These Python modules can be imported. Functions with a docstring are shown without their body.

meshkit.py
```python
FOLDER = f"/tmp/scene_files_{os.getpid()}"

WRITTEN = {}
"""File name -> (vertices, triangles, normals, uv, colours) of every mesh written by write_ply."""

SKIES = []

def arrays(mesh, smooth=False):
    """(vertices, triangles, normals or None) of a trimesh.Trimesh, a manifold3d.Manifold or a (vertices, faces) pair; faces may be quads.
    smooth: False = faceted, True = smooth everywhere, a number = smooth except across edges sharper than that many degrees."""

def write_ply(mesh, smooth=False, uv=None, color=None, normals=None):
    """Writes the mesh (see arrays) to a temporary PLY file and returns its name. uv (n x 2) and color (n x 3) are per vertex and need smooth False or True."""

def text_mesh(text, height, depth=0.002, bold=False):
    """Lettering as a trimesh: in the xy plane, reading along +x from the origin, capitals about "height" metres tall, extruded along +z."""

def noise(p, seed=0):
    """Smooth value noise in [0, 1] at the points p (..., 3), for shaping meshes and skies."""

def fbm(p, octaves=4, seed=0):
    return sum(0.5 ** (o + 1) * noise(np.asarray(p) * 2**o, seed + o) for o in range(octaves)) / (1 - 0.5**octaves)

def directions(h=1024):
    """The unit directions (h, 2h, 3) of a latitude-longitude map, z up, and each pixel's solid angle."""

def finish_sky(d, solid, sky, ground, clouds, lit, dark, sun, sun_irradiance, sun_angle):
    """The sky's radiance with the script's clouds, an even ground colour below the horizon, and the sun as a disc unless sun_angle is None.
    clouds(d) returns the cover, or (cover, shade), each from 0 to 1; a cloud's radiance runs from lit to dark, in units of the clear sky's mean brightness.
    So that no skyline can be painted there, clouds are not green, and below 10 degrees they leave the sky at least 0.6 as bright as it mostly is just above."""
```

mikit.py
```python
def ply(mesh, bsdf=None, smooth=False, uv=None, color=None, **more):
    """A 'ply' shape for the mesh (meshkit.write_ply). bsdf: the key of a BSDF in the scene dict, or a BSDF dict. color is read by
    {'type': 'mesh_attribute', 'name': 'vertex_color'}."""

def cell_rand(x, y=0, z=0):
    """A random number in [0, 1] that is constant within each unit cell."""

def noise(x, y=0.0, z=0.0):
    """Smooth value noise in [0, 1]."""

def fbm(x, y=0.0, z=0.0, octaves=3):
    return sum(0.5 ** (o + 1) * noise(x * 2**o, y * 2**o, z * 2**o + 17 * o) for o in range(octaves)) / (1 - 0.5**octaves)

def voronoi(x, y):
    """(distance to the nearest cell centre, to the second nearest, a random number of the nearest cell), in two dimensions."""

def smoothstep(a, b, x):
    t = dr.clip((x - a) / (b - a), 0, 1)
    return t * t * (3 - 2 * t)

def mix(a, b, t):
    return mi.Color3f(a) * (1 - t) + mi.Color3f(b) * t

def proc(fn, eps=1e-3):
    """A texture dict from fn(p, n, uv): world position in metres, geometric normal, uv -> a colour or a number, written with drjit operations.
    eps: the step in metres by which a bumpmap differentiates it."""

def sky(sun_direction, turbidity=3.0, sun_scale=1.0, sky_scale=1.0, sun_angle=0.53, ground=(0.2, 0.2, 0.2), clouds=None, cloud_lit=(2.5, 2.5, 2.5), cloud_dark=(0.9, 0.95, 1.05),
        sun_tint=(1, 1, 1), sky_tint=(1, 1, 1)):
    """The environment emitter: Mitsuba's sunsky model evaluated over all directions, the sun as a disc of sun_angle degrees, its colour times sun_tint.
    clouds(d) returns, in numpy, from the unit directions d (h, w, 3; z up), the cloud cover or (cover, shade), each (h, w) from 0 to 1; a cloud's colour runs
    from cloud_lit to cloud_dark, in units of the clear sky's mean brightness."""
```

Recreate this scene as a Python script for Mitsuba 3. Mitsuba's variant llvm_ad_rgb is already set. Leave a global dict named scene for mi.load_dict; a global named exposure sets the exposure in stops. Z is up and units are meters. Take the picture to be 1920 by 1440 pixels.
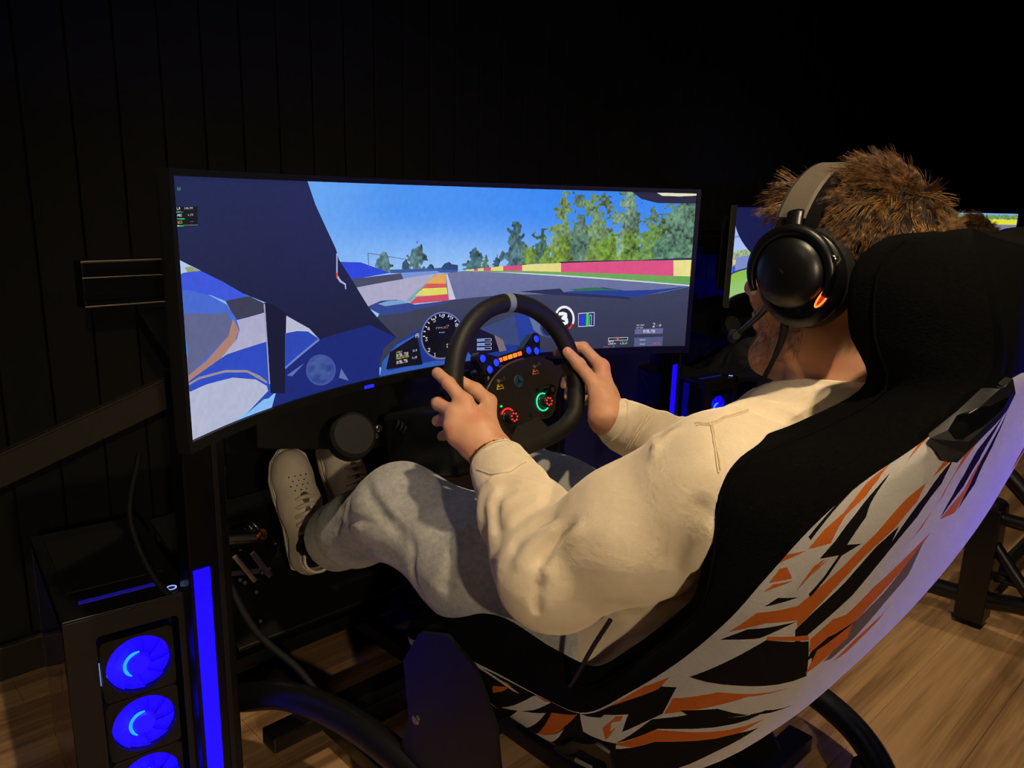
import math, random
import numpy as np, trimesh, manifold3d, shapely.geometry as sg
import drjit as dr, mitsuba as mi
import mikit, meshkit
from mikit import proc, noise, fbm, smoothstep, mix
T = mi.ScalarTransform4f
rng = np.random.default_rng(7)
scene, labels = {'type': 'scene'}, {}

# ---------------------------------------------------------------- camera, lights, exposure
CAM = np.array([-0.949, -1.168, 1.156])
YAW, PITCH, ROLL, FOC = math.radians(45.83), math.radians(13.45), math.radians(1.49), 1486.7
FWD = np.array([math.cos(YAW) * math.cos(PITCH), math.sin(YAW) * math.cos(PITCH), -math.sin(PITCH)])
_r = np.cross(FWD, [0, 0, 1]); _r /= np.linalg.norm(_r); _u = np.cross(_r, FWD)
UPV = -math.sin(ROLL) * _r + math.cos(ROLL) * _u
scene['camera'] = {'type': 'perspective', 'fov': math.degrees(2 * math.atan(960 / FOC)), 'fov_axis': 'x', 'near_clip': 0.02,
                   'to_world': T().look_at(origin=CAM.tolist(), target=(CAM + FWD).tolist(), up=UPV.tolist())}
exposure = 0.0
LAMP_POS = np.array([-1.5, -2.85, 1.72])
LAMP_AIM = np.array([0.25, -0.35, 0.4])
LAMP_RGB = (2300.0, 1810.0, 1190.0)
LAMP2_POS = np.array([-0.46, -1.24, 2.72])
LAMP2_AIM = np.array([0.12, -0.55, 0.7])
LAMP2_RGB = (2420.0, 1870.0, 1200.0)
FILL_POS = np.array([-2.1, -1.0, 2.72])
FILL_RGB = (22.0, 17.5, 14.0)
LAMP3_RGB = (1100.0, 850.0, 540.0)
SCREEN_GAIN = 1.0
FAN_RGB = (0.010, 0.0, 2.4)
FAN_REFLECTION_RGB = (0.010, 0.0, 1.5)

# ---------------------------------------------------------------- helpers
def lin(c):
    c = np.asarray(c, float) / 255.0
    return np.where(c <= 0.04045, c / 12.92, ((c + 0.055) / 1.055) ** 2.4)
def rgb(*c):
    return {'type': 'rgb', 'value': [float(x) for x in (lin(c[0]) if len(c) == 1 else lin(c))]}
def mat(key, color, rough=0.6, metallic=0.0, spec=0.5, **kw):
    base = color if isinstance(color, dict) else rgb(color)
    d = {'type': 'principled', 'base_color': base, 'roughness': rough, 'metallic': metallic, 'specular': spec, **kw}
    scene[key] = {'type': 'twosided', 'bsdf': d}
    return key
def bump(key, color, height, rough=0.8, eps=1e-3, scale=1.0, **kw):
    base = color if isinstance(color, dict) else rgb(color)
    d = {'type': 'principled', 'base_color': base, 'roughness': rough, 'specular': kw.pop('spec', 0.3), **kw}
    scene[key] = {'type': 'twosided', 'bsdf': {'type': 'bumpmap', 'arbitrary': proc(height, eps), 'scale': scale, 'bsdf': d}}
    return key
def tag(key, label=None, cat=None, group=None, kind=None):
    labels[key] = {k: v for k, v in (('label', label), ('category', cat), ('group', group), ('kind', kind)) if v}
def add(key, mesh, bsdf, smooth=35, label=None, cat=None, group=None, kind=None, **kw):
    base, n = key, 1
    while key in scene:
        key = f'{base}_{n:03d}'; n += 1
    scene[key] = mikit.ply(mesh, bsdf, smooth, **kw)
    if label or cat or group or kind:
        tag(key, label, cat, group, kind)
    return key
def emit(c):
    return {'type': 'area', 'radiance': {'type': 'rgb', 'value': [float(x) for x in c]}}
def cat_(*ms):
    ms = [m for g in ms for m in (g if isinstance(g, (list, tuple)) else [g])]
    return trimesh.util.concatenate([m if isinstance(m, trimesh.Trimesh) else tm(m) for m in ms])
def tm(m):
    if hasattr(m, 'to_mesh'):
        k = m.to_mesh(); return trimesh.Trimesh(k.vert_properties[:, :3], k.tri_verts, process=False)
    return m
def nrm(v):
    v = np.asarray(v, float); return v / np.linalg.norm(v)
def frame(z, x=(1, 0, 0)):
    z = nrm(z); x = np.asarray(x, float)
    if abs(np.dot(z, nrm(x))) > 0.95: x = np.array([0, 1.0, 0.2])
    x = nrm(x - z * np.dot(x, z)); return np.stack([x, np.cross(z, x), z], 1)
def xf(m, loc=(0, 0, 0), R=None, s=1.0):
    m = tm(m).copy(); M = np.eye(4); M[:3, :3] = (np.eye(3) if R is None else R) * s; M[:3, 3] = loc
    m.apply_transform(M); return m
def rot(ax, deg):
    return trimesh.transformations.rotation_matrix(math.radians(deg), ax)[:3, :3]
def rbox(sx, sy, sz, r=0.004, loc=(0, 0, 0), R=None, seg=1):
    """box with rounded edges (hull of eight small balls)"""
    r = min(r, sx / 2.01, sy / 2.01, sz / 2.01)
    b = trimesh.creation.icosphere(subdivisions=seg, radius=1.0).vertices * r * 1.02
    pts = np.vstack([b + np.array([i, j, k]) * (np.array([sx, sy, sz]) / 2 - r) for i in (-1, 1) for j in (-1, 1) for k in (-1, 1)])
    return xf(trimesh.convex.convex_hull(pts), loc, R)
def beam(a, b, w, h, r=0.004, up=(0, 0, 1)):
    a, b = np.asarray(a, float), np.asarray(b, float); z = nrm(b - a)
    y = np.asarray(up, float); y = nrm(y - z * np.dot(y, z)); x = np.cross(y, z)
    return rbox(w, h, np.linalg.norm(b - a), r, (a + b) / 2, np.stack([x, y, z], 1))
def cyl(a, b, r, r2=None, n=28, bev=0.0):
    a, b = np.asarray(a, float), np.asarray(b, float); L = np.linalg.norm(b - a); r2 = r if r2 is None else r2
    bev = min(bev, L * .45, r * .9, r2 * .9)
    pr = [(0, 0), (r - bev, 0), (r, bev), (r2, L - bev), (r2 - bev, L), (0, L)] if bev else [(0, 0), (r, 0), (r2, L), (0, L)]
    return xf(lathe(pr, n), a, frame(b - a))
def lathe(profile, n=32):
    pr = np.array(profile, float); a = np.arange(n) / n * 2 * np.pi; V = []; F = []; ids = []
    for r, z in pr:
        if r < 1e-9: ids.append([len(V)] * n); V.append((0, 0, z))
        else: ids.append(list(range(len(V), len(V) + n))); V += [(r * math.cos(t), r * math.sin(t), z) for t in a]
    for p, s in zip(ids[:-1], ids[1:]):
        for i in range(n):
            j = (i + 1) % n
            if p[i] != p[j]: F.append((p[i], p[j], s[j]))
            if s[i] != s[j]: F.append((p[i], s[j], s[i]))
    m = trimesh.Trimesh(V, F, process=False)
    if m.volume < 0: m.invert()
    return m
def spline(pts, n=12, closed=False):
    P = np.asarray(pts, float); k = len(P)
    if closed: Q = np.vstack([P[-1:], P, P[:2]])
    else: Q = np.vstack([2 * P[:1] - P[1:2], P, 2 * P[-1:] - P[-2:-1]])
    out = []
    for i in range(k if closed else k - 1):
        p0, p1, p2, p3 = Q[i:i + 4]
        for t in np.arange(n) / n:
            out.append(.5 * (2 * p1 + (p2 - p0) * t + (2 * p0 - 5 * p1 + 4 * p2 - p3) * t * t + (3 * p1 - p0 - 3 * p2 + p3) * t ** 3))
    if not closed: out.append(P[-1])
    return np.array(out)
def tube(path, r, n=14, closed=False, cap=True, flat=1.0, up=None):
    P = np.asarray(path, float); k = len(P); r = np.broadcast_to(np.asarray(r, float), (k,))
    Tn = (np.roll(P, -1, 0) - np.roll(P, 1, 0)) if closed else np.gradient(P, axis=0)
    Tn /= np.maximum(np.linalg.norm(Tn, axis=1, keepdims=True), 1e-12)
    u = np.array(up if up is not None else ([0, 0, 1.0] if abs(Tn[0][2]) < .9 else [1.0, 0, 0]), float); U = []
    for t in Tn:
        u = (np.array(up, float) if up is not None else u); u = u - t * (u @ t); u /= np.linalg.norm(u) + 1e-12; U.append(u)
    U = np.array(U); B = np.cross(Tn, U)
    if closed and up is None:  # spread the closing twist
        u2 = U[-1] - Tn[0] * (U[-1] @ Tn[0]); tw = math.atan2(u2 @ B[0], u2 @ U[0])
        for i in range(k):
            a = -tw * i / k; U[i], B[i] = math.cos(a) * U[i] + math.sin(a) * B[i], -math.sin(a) * U[i] + math.cos(a) * B[i]
    a = np.arange(n) / n * 2 * np.pi
    V = (P[:, None] + r[:, None, None] * (np.cos(a)[None, :, None] * U[:, None] * flat + np.sin(a)[None, :, None] * B[:, None])).reshape(-1, 3)
    F = []
    for i in range(k if closed else k - 1):
        i2 = (i + 1) % k; A = i * n + np.arange(n); A2 = i * n + (np.arange(n) + 1) % n; C = i2 * n + np.arange(n); C2 = i2 * n + (np.arange(n) + 1) % n
        F += [np.stack([A, A2, C2], 1), np.stack([A, C2, C], 1)]
    F = np.vstack(F)
    if cap and not closed:
        V = np.vstack([V, P[:1], P[-1:]]); o = k * n; e = np.arange(n)
        F = np.vstack([F, np.stack([np.full(n, o), (e + 1) % n, e], 1), np.stack([np.full(n, o + 1), (k - 1) * n + e, (k - 1) * n + (e + 1) % n], 1)])
    m = trimesh.Trimesh(V, F, process=False)
    if m.volume < 0: m.invert()
    return m
def extrude(poly, h, loc=(0, 0, 0), R=None, bev=0.0):
    """flat outline (xy) extruded along its z from 0 to h"""
    p = sg.Polygon(poly) if not hasattr(poly, 'geom_type') else poly
    return xf(trimesh.creation.extrude_polygon(p, h, engine='earcut'), loc, R)
def rounded(w, h, r, n=6):
    return sg.box(-w / 2 + r, -h / 2 + r, w / 2 - r, h / 2 - r).buffer(r, quad_segs=n)
RXZ = np.array([[1, 0, 0], [0, 0, -1], [0, 1, 0]], float)   # outline x -> world x, outline y -> world z, extruded along -y

# level-set meshing: signed distances (numpy) -> closed mesh by surface nets, evaluated only near the surface
class Prim:
    def __init__(s, fn, lo, hi, op='u', k=0.0): s.fn, s.lo, s.hi, s.op, s.k = fn, np.asarray(lo, float), np.asarray(hi, float), op, k
def cone(a, b, r1, r2=None, op='u', k=0.01, flat=None):
    a, b = np.asarray(a, float), np.asarray(b, float); r2 = r1 if r2 is None else r2; d = b - a; L2 = max(d @ d, 1e-12)
    def fn(p):
        t = np.clip((p - a) @ d / L2, 0, 1); w = p - a - t[:, None] * d
        if flat is not None:   # (axis, factor): squeeze across axis
            ax = nrm(flat[0]); w = w + (w @ ax)[:, None] * ax * (flat[1] - 1)
        return np.sqrt((w * w).sum(1)) - (r1 + (r2 - r1) * t)
    m = max(r1, r2)
    return Prim(fn, np.minimum(a, b) - m, np.maximum(a, b) + m, op, k)
def ell(c, r, R=None, op='u', k=0.01):
    c, r = np.asarray(c, float), np.asarray(r, float); R = np.eye(3) if R is None else R
    def fn(p):
        w = (p - c) @ R; l = np.sqrt(((w / r) ** 2).sum(1)); g = np.sqrt(((w / r ** 2) ** 2).sum(1))
        return l * (l - 1) / np.maximum(g, 1e-9)
    m = r.max(); return Prim(fn, c - m, c + m, op, k)
def boxp(c, half, R=None, r=0.005, op='u', k=0.0):
    c, half = np.asarray(c, float), np.asarray(half, float); R = np.eye(3) if R is None else R
    def fn(p):
        w = np.abs((p - c) @ R) - half + r
        return np.sqrt((np.maximum(w, 0) ** 2).sum(1)) + np.minimum(w.max(1), 0) - r
    m = np.linalg.norm(half); return Prim(fn, c - m, c + m, op, k)
def chain(pts, rs, op='u', k=0.01, **kw):
    return [cone(pts[i], pts[i + 1], rs[i], rs[i + 1], op, k, **kw) for i in range(len(pts) - 1)]
def field(prims, disp=None):
    lo = np.array([q.lo for q in prims]); hi = np.array([q.hi for q in prims]); kk = np.array([q.k for q in prims])
    def f(p, pad):
        a, b = p.min(0), p.max(0); d = np.full(len(p), 1.0)
        on = np.all((lo - (2.2 * kk + pad)[:, None] < b) & (hi + (2.2 * kk + pad)[:, None] > a), axis=1)
        for i in np.nonzero(on)[0]:
            q = prims[i]; e = q.fn(p)
            if q.op == 'u':
                if q.k > 0:
                    h = np.clip(q.k - np.abs(d - e), 0, None) / q.k; d = np.minimum(d, e) - h * h * q.k * .25
                else: d = np.minimum(d, e)
            else:
                e = -e
                if q.k > 0:
                    h = np.clip(q.k - np.abs(d - e), 0, None) / q.k; d = np.maximum(d, e) + h * h * q.k * .25
                else: d = np.maximum(d, e)
        return d if disp is None else d + disp(p)
    f.lo, f.hi = lo.min(0), hi.max(0)
    return f
def nets(f, h, lo=None, hi=None, smooth=2, pad=0.02):
    lo = (f.lo if lo is None else np.asarray(lo, float)) - pad; hi = (f.hi if hi is None else np.asarray(hi, float)) + pad
    B = 8; nb = np.ceil((hi - lo) / (B * h)).astype(int); n = nb * B + 1
    blocks = np.stack(np.meshgrid(*[np.arange(x) for x in nb], indexing='ij'), -1).reshape(-1, 3)
    cen = lo + (blocks + .5) * B * h; reach = B * h * .87 * 1.35 + pad
    keep = np.zeros(len(blocks), bool)
    order = (blocks[:, 0] // 4) * 10 ** 6 + (blocks[:, 1] // 4) * 10 ** 3 + blocks[:, 2] // 4
    idx = np.argsort(order, kind='stable'); cut = np.nonzero(np.diff(order[idx]))[0] + 1
    for g in np.split(idx, cut):
        keep[g] = np.abs(f(cen[g], reach + B * h * .5)) < reach
    blocks = blocks[keep]; loc = np.stack(np.meshgrid(*[np.arange(B + 1)] * 3, indexing='ij'), -1).reshape(-1, 3)
    keys, verts, edges = [], [], []
    off = np.array([[i, j, k] for i in (0, 1) for j in (0, 1) for k in (0, 1)])
    pairs = [(a, b) for a in range(8) for b in range(a + 1, 8) if np.abs(off[a] - off[b]).sum() == 1]
    N = n.astype(np.int64)
    gid = lambda c: (c[..., 0].astype(np.int64) * N[1] + c[..., 1]) * N[2] + c[..., 2]
    for b in blocks:
        g = loc + b * B; d = f(lo + g * h, .016).reshape(B + 1, B + 1, B + 1); s = d < 0
        if s.all() or not s.any(): continue
        c8 = np.stack([d[i:i + B, j:j + B, k:k + B] for i, j, k in off], -1).reshape(-1, 8); s8 = c8 < 0
        act = s8.any(1) & ~s8.all(1)
        ci = np.stack(np.unravel_index(np.nonzero(act)[0], (B, B, B)), 1); c = c8[act]; sg_ = c < 0
        acc = np.zeros((len(c), 3)); cnt = np.zeros(len(c))
        for a, e in pairs:
            x = sg_[:, a] != sg_[:, e]
            t = np.where(x, c[:, a] / np.where(x, c[:, a] - c[:, e], 1), 0)
            acc += np.where(x[:, None], off[a] + t[:, None] * (off[e] - off[a]), 0); cnt += x
        verts.append(lo + (ci + b * B + acc / cnt[:, None]) * h); keys.append(gid(ci + b * B))
        for ax in range(3):
            sl = [slice(0, B)] * 3; s2 = [slice(0, B)] * 3; s2[ax] = slice(1, B + 1)
            x = s[tuple(sl)] != s[tuple(s2)]
            e = np.stack(np.nonzero(x), 1)
            if len(e): edges.append(np.column_stack([e + b * B, np.full(len(e), ax), s[tuple(sl)][x]]))
    V = np.vstack(verts); K = np.concatenate(keys); o = np.argsort(K); V, K = V[o], K[o]; E = np.vstack(edges).astype(np.int64); F = []
    for ax in range(3):
        e = E[E[:, 3] == ax]; a1, a2 = (ax + 1) % 3, (ax + 2) % 3; d1 = np.zeros(3, np.int64); d2 = d1.copy(); d1[a1] = 1; d2[a2] = 1
        qd = [gid(e[:, :3] - x) for x in (0 * d1, d1, d1 + d2, d2)]
        at = [np.clip(np.searchsorted(K, x), 0, len(K) - 1) for x in qd]; ok = np.all([K[i] == x for i, x in zip(at, qd)], axis=0)
        Q = np.stack(at, 1)[ok]; ins = e[ok, 4] == 1; Q[~ins] = Q[~ins][:, ::-1]; F.append(Q)
    Q = np.vstack(F); m = trimesh.Trimesh(V, np.vstack([Q[:, [0, 1, 2]], Q[:, [0, 2, 3]]]), process=False)
    for _ in range(smooth):   # relax along the quads
        acc = np.zeros_like(V); cnt = np.zeros(len(V))
        for i in range(4):
            for j in (1, 3): np.add.at(acc, Q[:, i], m.vertices[Q[:, (i + j) % 4]]); np.add.at(cnt, Q[:, i], 1)
        m.vertices = .5 * m.vertices + .5 * acc / np.maximum(cnt, 1)[:, None]
    return m

# ---------------------------------------------------------------- materials
def wood_fn(tone):
    def fn(p, n, uv):
        row = dr.floor((p.y + 4.0) / 0.192)
        g = fbm(p.x * 2.2 + row * 7.3, p.y * 38.0, row * 3.1, octaves=4)
        w = fbm(p.x * 0.9 + row * 11.0, p.y * 9.0, 3.0, octaves=3)
        fine = noise(p.x * 9.0, p.y * 260.0, row)
        t = dr.clip(0.55 * g + 0.45 * w + 0.12 * (fine - 0.5), 0, 1)
        return mix(mi.Color3f(*[float(x) for x in lin((118, 88, 58))]), mi.Color3f(*[float(x) for x in lin((182, 146, 104))]), smoothstep(0.25, 0.75, t)) * tone
    return fn
for i, tone in enumerate((0.93, 1.0, 1.07)):
    mat(f'm_wood{i}', proc(wood_fn(tone)), 0.42, spec=0.35)
def wall_fn(p, n, uv):
    v = fbm(p.x * 6, p.y * 6, p.z * 1.3, octaves=3)
    return mix(mi.Color3f(0.003, 0.0029, 0.0028), mi.Color3f(0.0062, 0.006, 0.0056), v)
mat('m_wall', proc(wall_fn), 0.75, spec=0.2)
mat('m_black', (9, 9, 10), 0.5)
mat('m_blackgloss', (7, 7, 8), 0.16)
mat('m_plastic', (16, 16, 17), 0.38)
mat('m_rubber', (13, 13, 13), 0.7, spec=0.3)
mat('m_tube', (17, 17, 18), 0.34, spec=0.5)
mat('m_alu_black', (14, 14, 15), 0.3, metallic=0.4)
mat('m_steel', (170, 168, 165), 0.25, metallic=1.0)
mat('m_brass', (196, 140, 70), 0.25, metallic=1.0)
mat('m_trim', (38, 30, 24), 0.6)
mat('m_edge', (190, 180, 160), 0.3, metallic=1.0)
scene['m_glass'] = {'type': 'thindielectric', 'int_ior': 1.5}

# ---------------------------------------------------------------- room
def struct(key, mesh, m, label, smooth=False):
    return add(key, mesh, m, smooth, label=label, kind='structure')
X0, X1, Y0, Y1, ZC = -2.6, 6.6, -3.3, 0.87, 2.9
struct('floor', rbox(X1 - X0, Y1 - Y0, 0.03, .002, ((X0 + X1) / 2, (Y0 + Y1) / 2, -0.027)), 'm_black', 'light brown laminate floor of planks running along the wall')
RW = 0.192
for r in range(int((Y1 - Y0) / RW) + 1):
    ya, yb = Y0 + r * RW, min(Y0 + (r + 1) * RW, Y1); x = X0 - rng.uniform(0, 1.2)
    while x < X1:
        xa, xb = max(x, X0), min(x + 1.38, X1); x += 1.38
        if xb - xa > .02 and yb - ya > .01:
            add('floor__plank', rbox(xb - xa - .0008, yb - ya - .0008, .012, .0006, ((xa + xb) / 2, (ya + yb) / 2, -.006)), f'm_wood{rng.integers(3)}', False)
struct('wall_back', rbox(X1 - X0, .06, ZC, .002, ((X0 + X1) / 2, Y1 + .045, ZC / 2)), 'm_black', 'black wall of vertical boards behind the monitors')
PW = 0.1015
for i in range(int((X1 - X0) / PW)):
    xa = -0.469 + PW * (i - 21)
    add('wall_back__board', rbox(PW - .0035, .018, ZC - .09, .003, (xa + PW / 2, Y1 + .009, ZC / 2 + .045)), 'm_wall', False)
struct('wall_left', rbox(.06, Y1 - Y0 + .1, ZC, .002, (X0 - .03, (Y0 + Y1) / 2, ZC / 2)), 'm_wall', 'black painted wall on the left')
struct('wall_right', rbox(.06, Y1 - Y0 + .1, ZC, .002, (X1 + .03, (Y0 + Y1) / 2, ZC / 2)), 'm_wall', 'black painted wall at the far right end')
struct('wall_front', rbox(X1 - X0, .06, ZC, .002, ((X0 + X1) / 2, Y0 - .03, ZC / 2)), 'm_wall', 'black painted wall behind the seats')
struct('ceiling', rbox(X1 - X0, Y1 - Y0 + .1, .05, .002, ((X0 + X1) / 2, (Y0 + Y1) / 2, ZC + .025)), 'm_wall', 'black ceiling')
struct('baseboard_back', rbox(X1 - X0, .016, .085, .003, ((X0 + X1) / 2, Y1 - .008, .0425)), 'm_trim', 'dark skirting board along the foot of the black wall')
struct('trim_1', beam((-1.3, Y1 - .014, .293), (.25, Y1 - .014, .79), .026, .076, .003, up=(0, 0, 1)), 'm_trim', 'dark sloping rail across the black wall beside the monitor')

add('trim_1__edge', beam((-1.3, Y1 - .028, .331), (.25, Y1 - .028, .828), .004, .004, .001), mat('m_trim_edge', (30, 24, 19), .6), False)
# the warm ceiling spotlight that lights the driver from behind
for key, pos, aim, c, w, l in (('ceiling_spotlight', LAMP_POS, LAMP_AIM, LAMP_RGB, 24.0, 'black ceiling spotlight with warm light behind the driver, hanging furthest back'), ('ceiling_spotlight_001', LAMP2_POS, LAMP2_AIM, LAMP2_RGB, 24.0, 'black ceiling spotlight with warm light above the racing seat'),
        ('ceiling_spotlight_002', LAMP2_POS + [2.2, .15, 0], LAMP2_AIM + [2.1, .2, 0], LAMP3_RGB, 6.0, 'added unseen ceiling spotlight with warm light above the next rig')):  # the one over the next rig is unseen, added to brighten hair and floor
    ax = nrm(aim - pos); RL = frame(ax); sn = .21 if key == 'ceiling_spotlight' else .15
    tag(key, l, 'lamp')
    add(key + '__housing', xf(lathe([(.075, -.06), (.08, sn), (.076, sn), (.07, -.0), (.0, -.02), (0, -.08), (.06, -.08), (.075, -.06)], 32), pos, RL), 'm_black')
    add(key + '__bracket', cyl(pos - ax * .05, (pos[0], pos[1], ZC), .012), 'm_black')
    sp = xf(trimesh.creation.cylinder(.036, .004, sections=32), pos + ax * .035, RL)
    scene[key + '__bulb'] = mikit.ply(sp, 'm_black', False, emitter={**emit(c), 'sampling_weight': w})
tag('ceiling_downlight', 'added unseen round fill light at the ceiling left of the rigs', 'lamp')  # unseen lamp added as soft fill for the shaded sides
add('ceiling_downlight__rim', xf(lathe([(.15, 0), (.17, .0), (.17, .03), (.15, .04), (.148, .0), (.15, 0)], 40), FILL_POS), 'm_black')
add('ceiling_downlight__stem', cyl(FILL_POS + [0, 0, .03], (FILL_POS[0], FILL_POS[1], ZC), .02), 'm_black')
fx = trimesh.creation.cylinder(.148, .01, sections=40); fx.apply_translation(FILL_POS + [0, 0, .012])
scene['ceiling_downlight__diffuser'] = mikit.ply(fx, 'm_black', False, emitter={**emit(FILL_RGB), 'sampling_weight': 10.0})
def lamp(key, mesh, c, w=0.03, m='m_black', smooth=35, **kw):
    key = add(key, mesh, m, smooth, **kw); scene[key]['emitter'] = {**emit(c), 'sampling_weight': float(w)}
    return key

# ---------------------------------------------------------------- curved monitors
SW, SH, SR, SZ = 1.192, 0.335, 1.011, 1.0
def arc(s, off=0.0):
    a = s / SR
    return np.array([(SR + off) * math.sin(a), (SR + off) * math.cos(a) - SR])
def curved(s0, s1, z0, z1, o0, o1, n=40):
    """solid bent along the monitor's arc, from depth o0 to o1 behind the screen surface"""
    V = []; F = []
    for s in np.linspace(s0, s1, n + 1):
        for o, z in ((o0, z0), (o0, z1), (o1, z1), (o1, z0)): V.append([*arc(s, o), z])
    for i in range(n):
        for j in range(4):
            k = (j + 1) % 4; F.append((4 * i + j, 4 * i + k, 4 * i + 4 + k)); F.append((4 * i + j, 4 * i + 4 + k, 4 * i + 4 + j))
    F += [(0, 2, 1), (0, 3, 2), (4 * n, 4 * n + 1, 4 * n + 2), (4 * n, 4 * n + 2, 4 * n + 3)]
    m = trimesh.Trimesh(V, F, process=False); m.fix_normals(); return m
def screen_mesh(n=48):
    V, F, UV = [], [], []
    for i, a in enumerate(np.linspace(0, 1, n + 1)):
        x, y = arc((a - .5) * SW)
        V += [[x, y, -SH / 2], [x, y, SH / 2]]; UV += [[a, 0], [a, 1]]
        if i: k = 2 * i; F += [(k - 2, k, k + 1), (k - 2, k + 1, k - 1)]
    return trimesh.Trimesh(V, F, process=False), np.array(UV)
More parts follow.
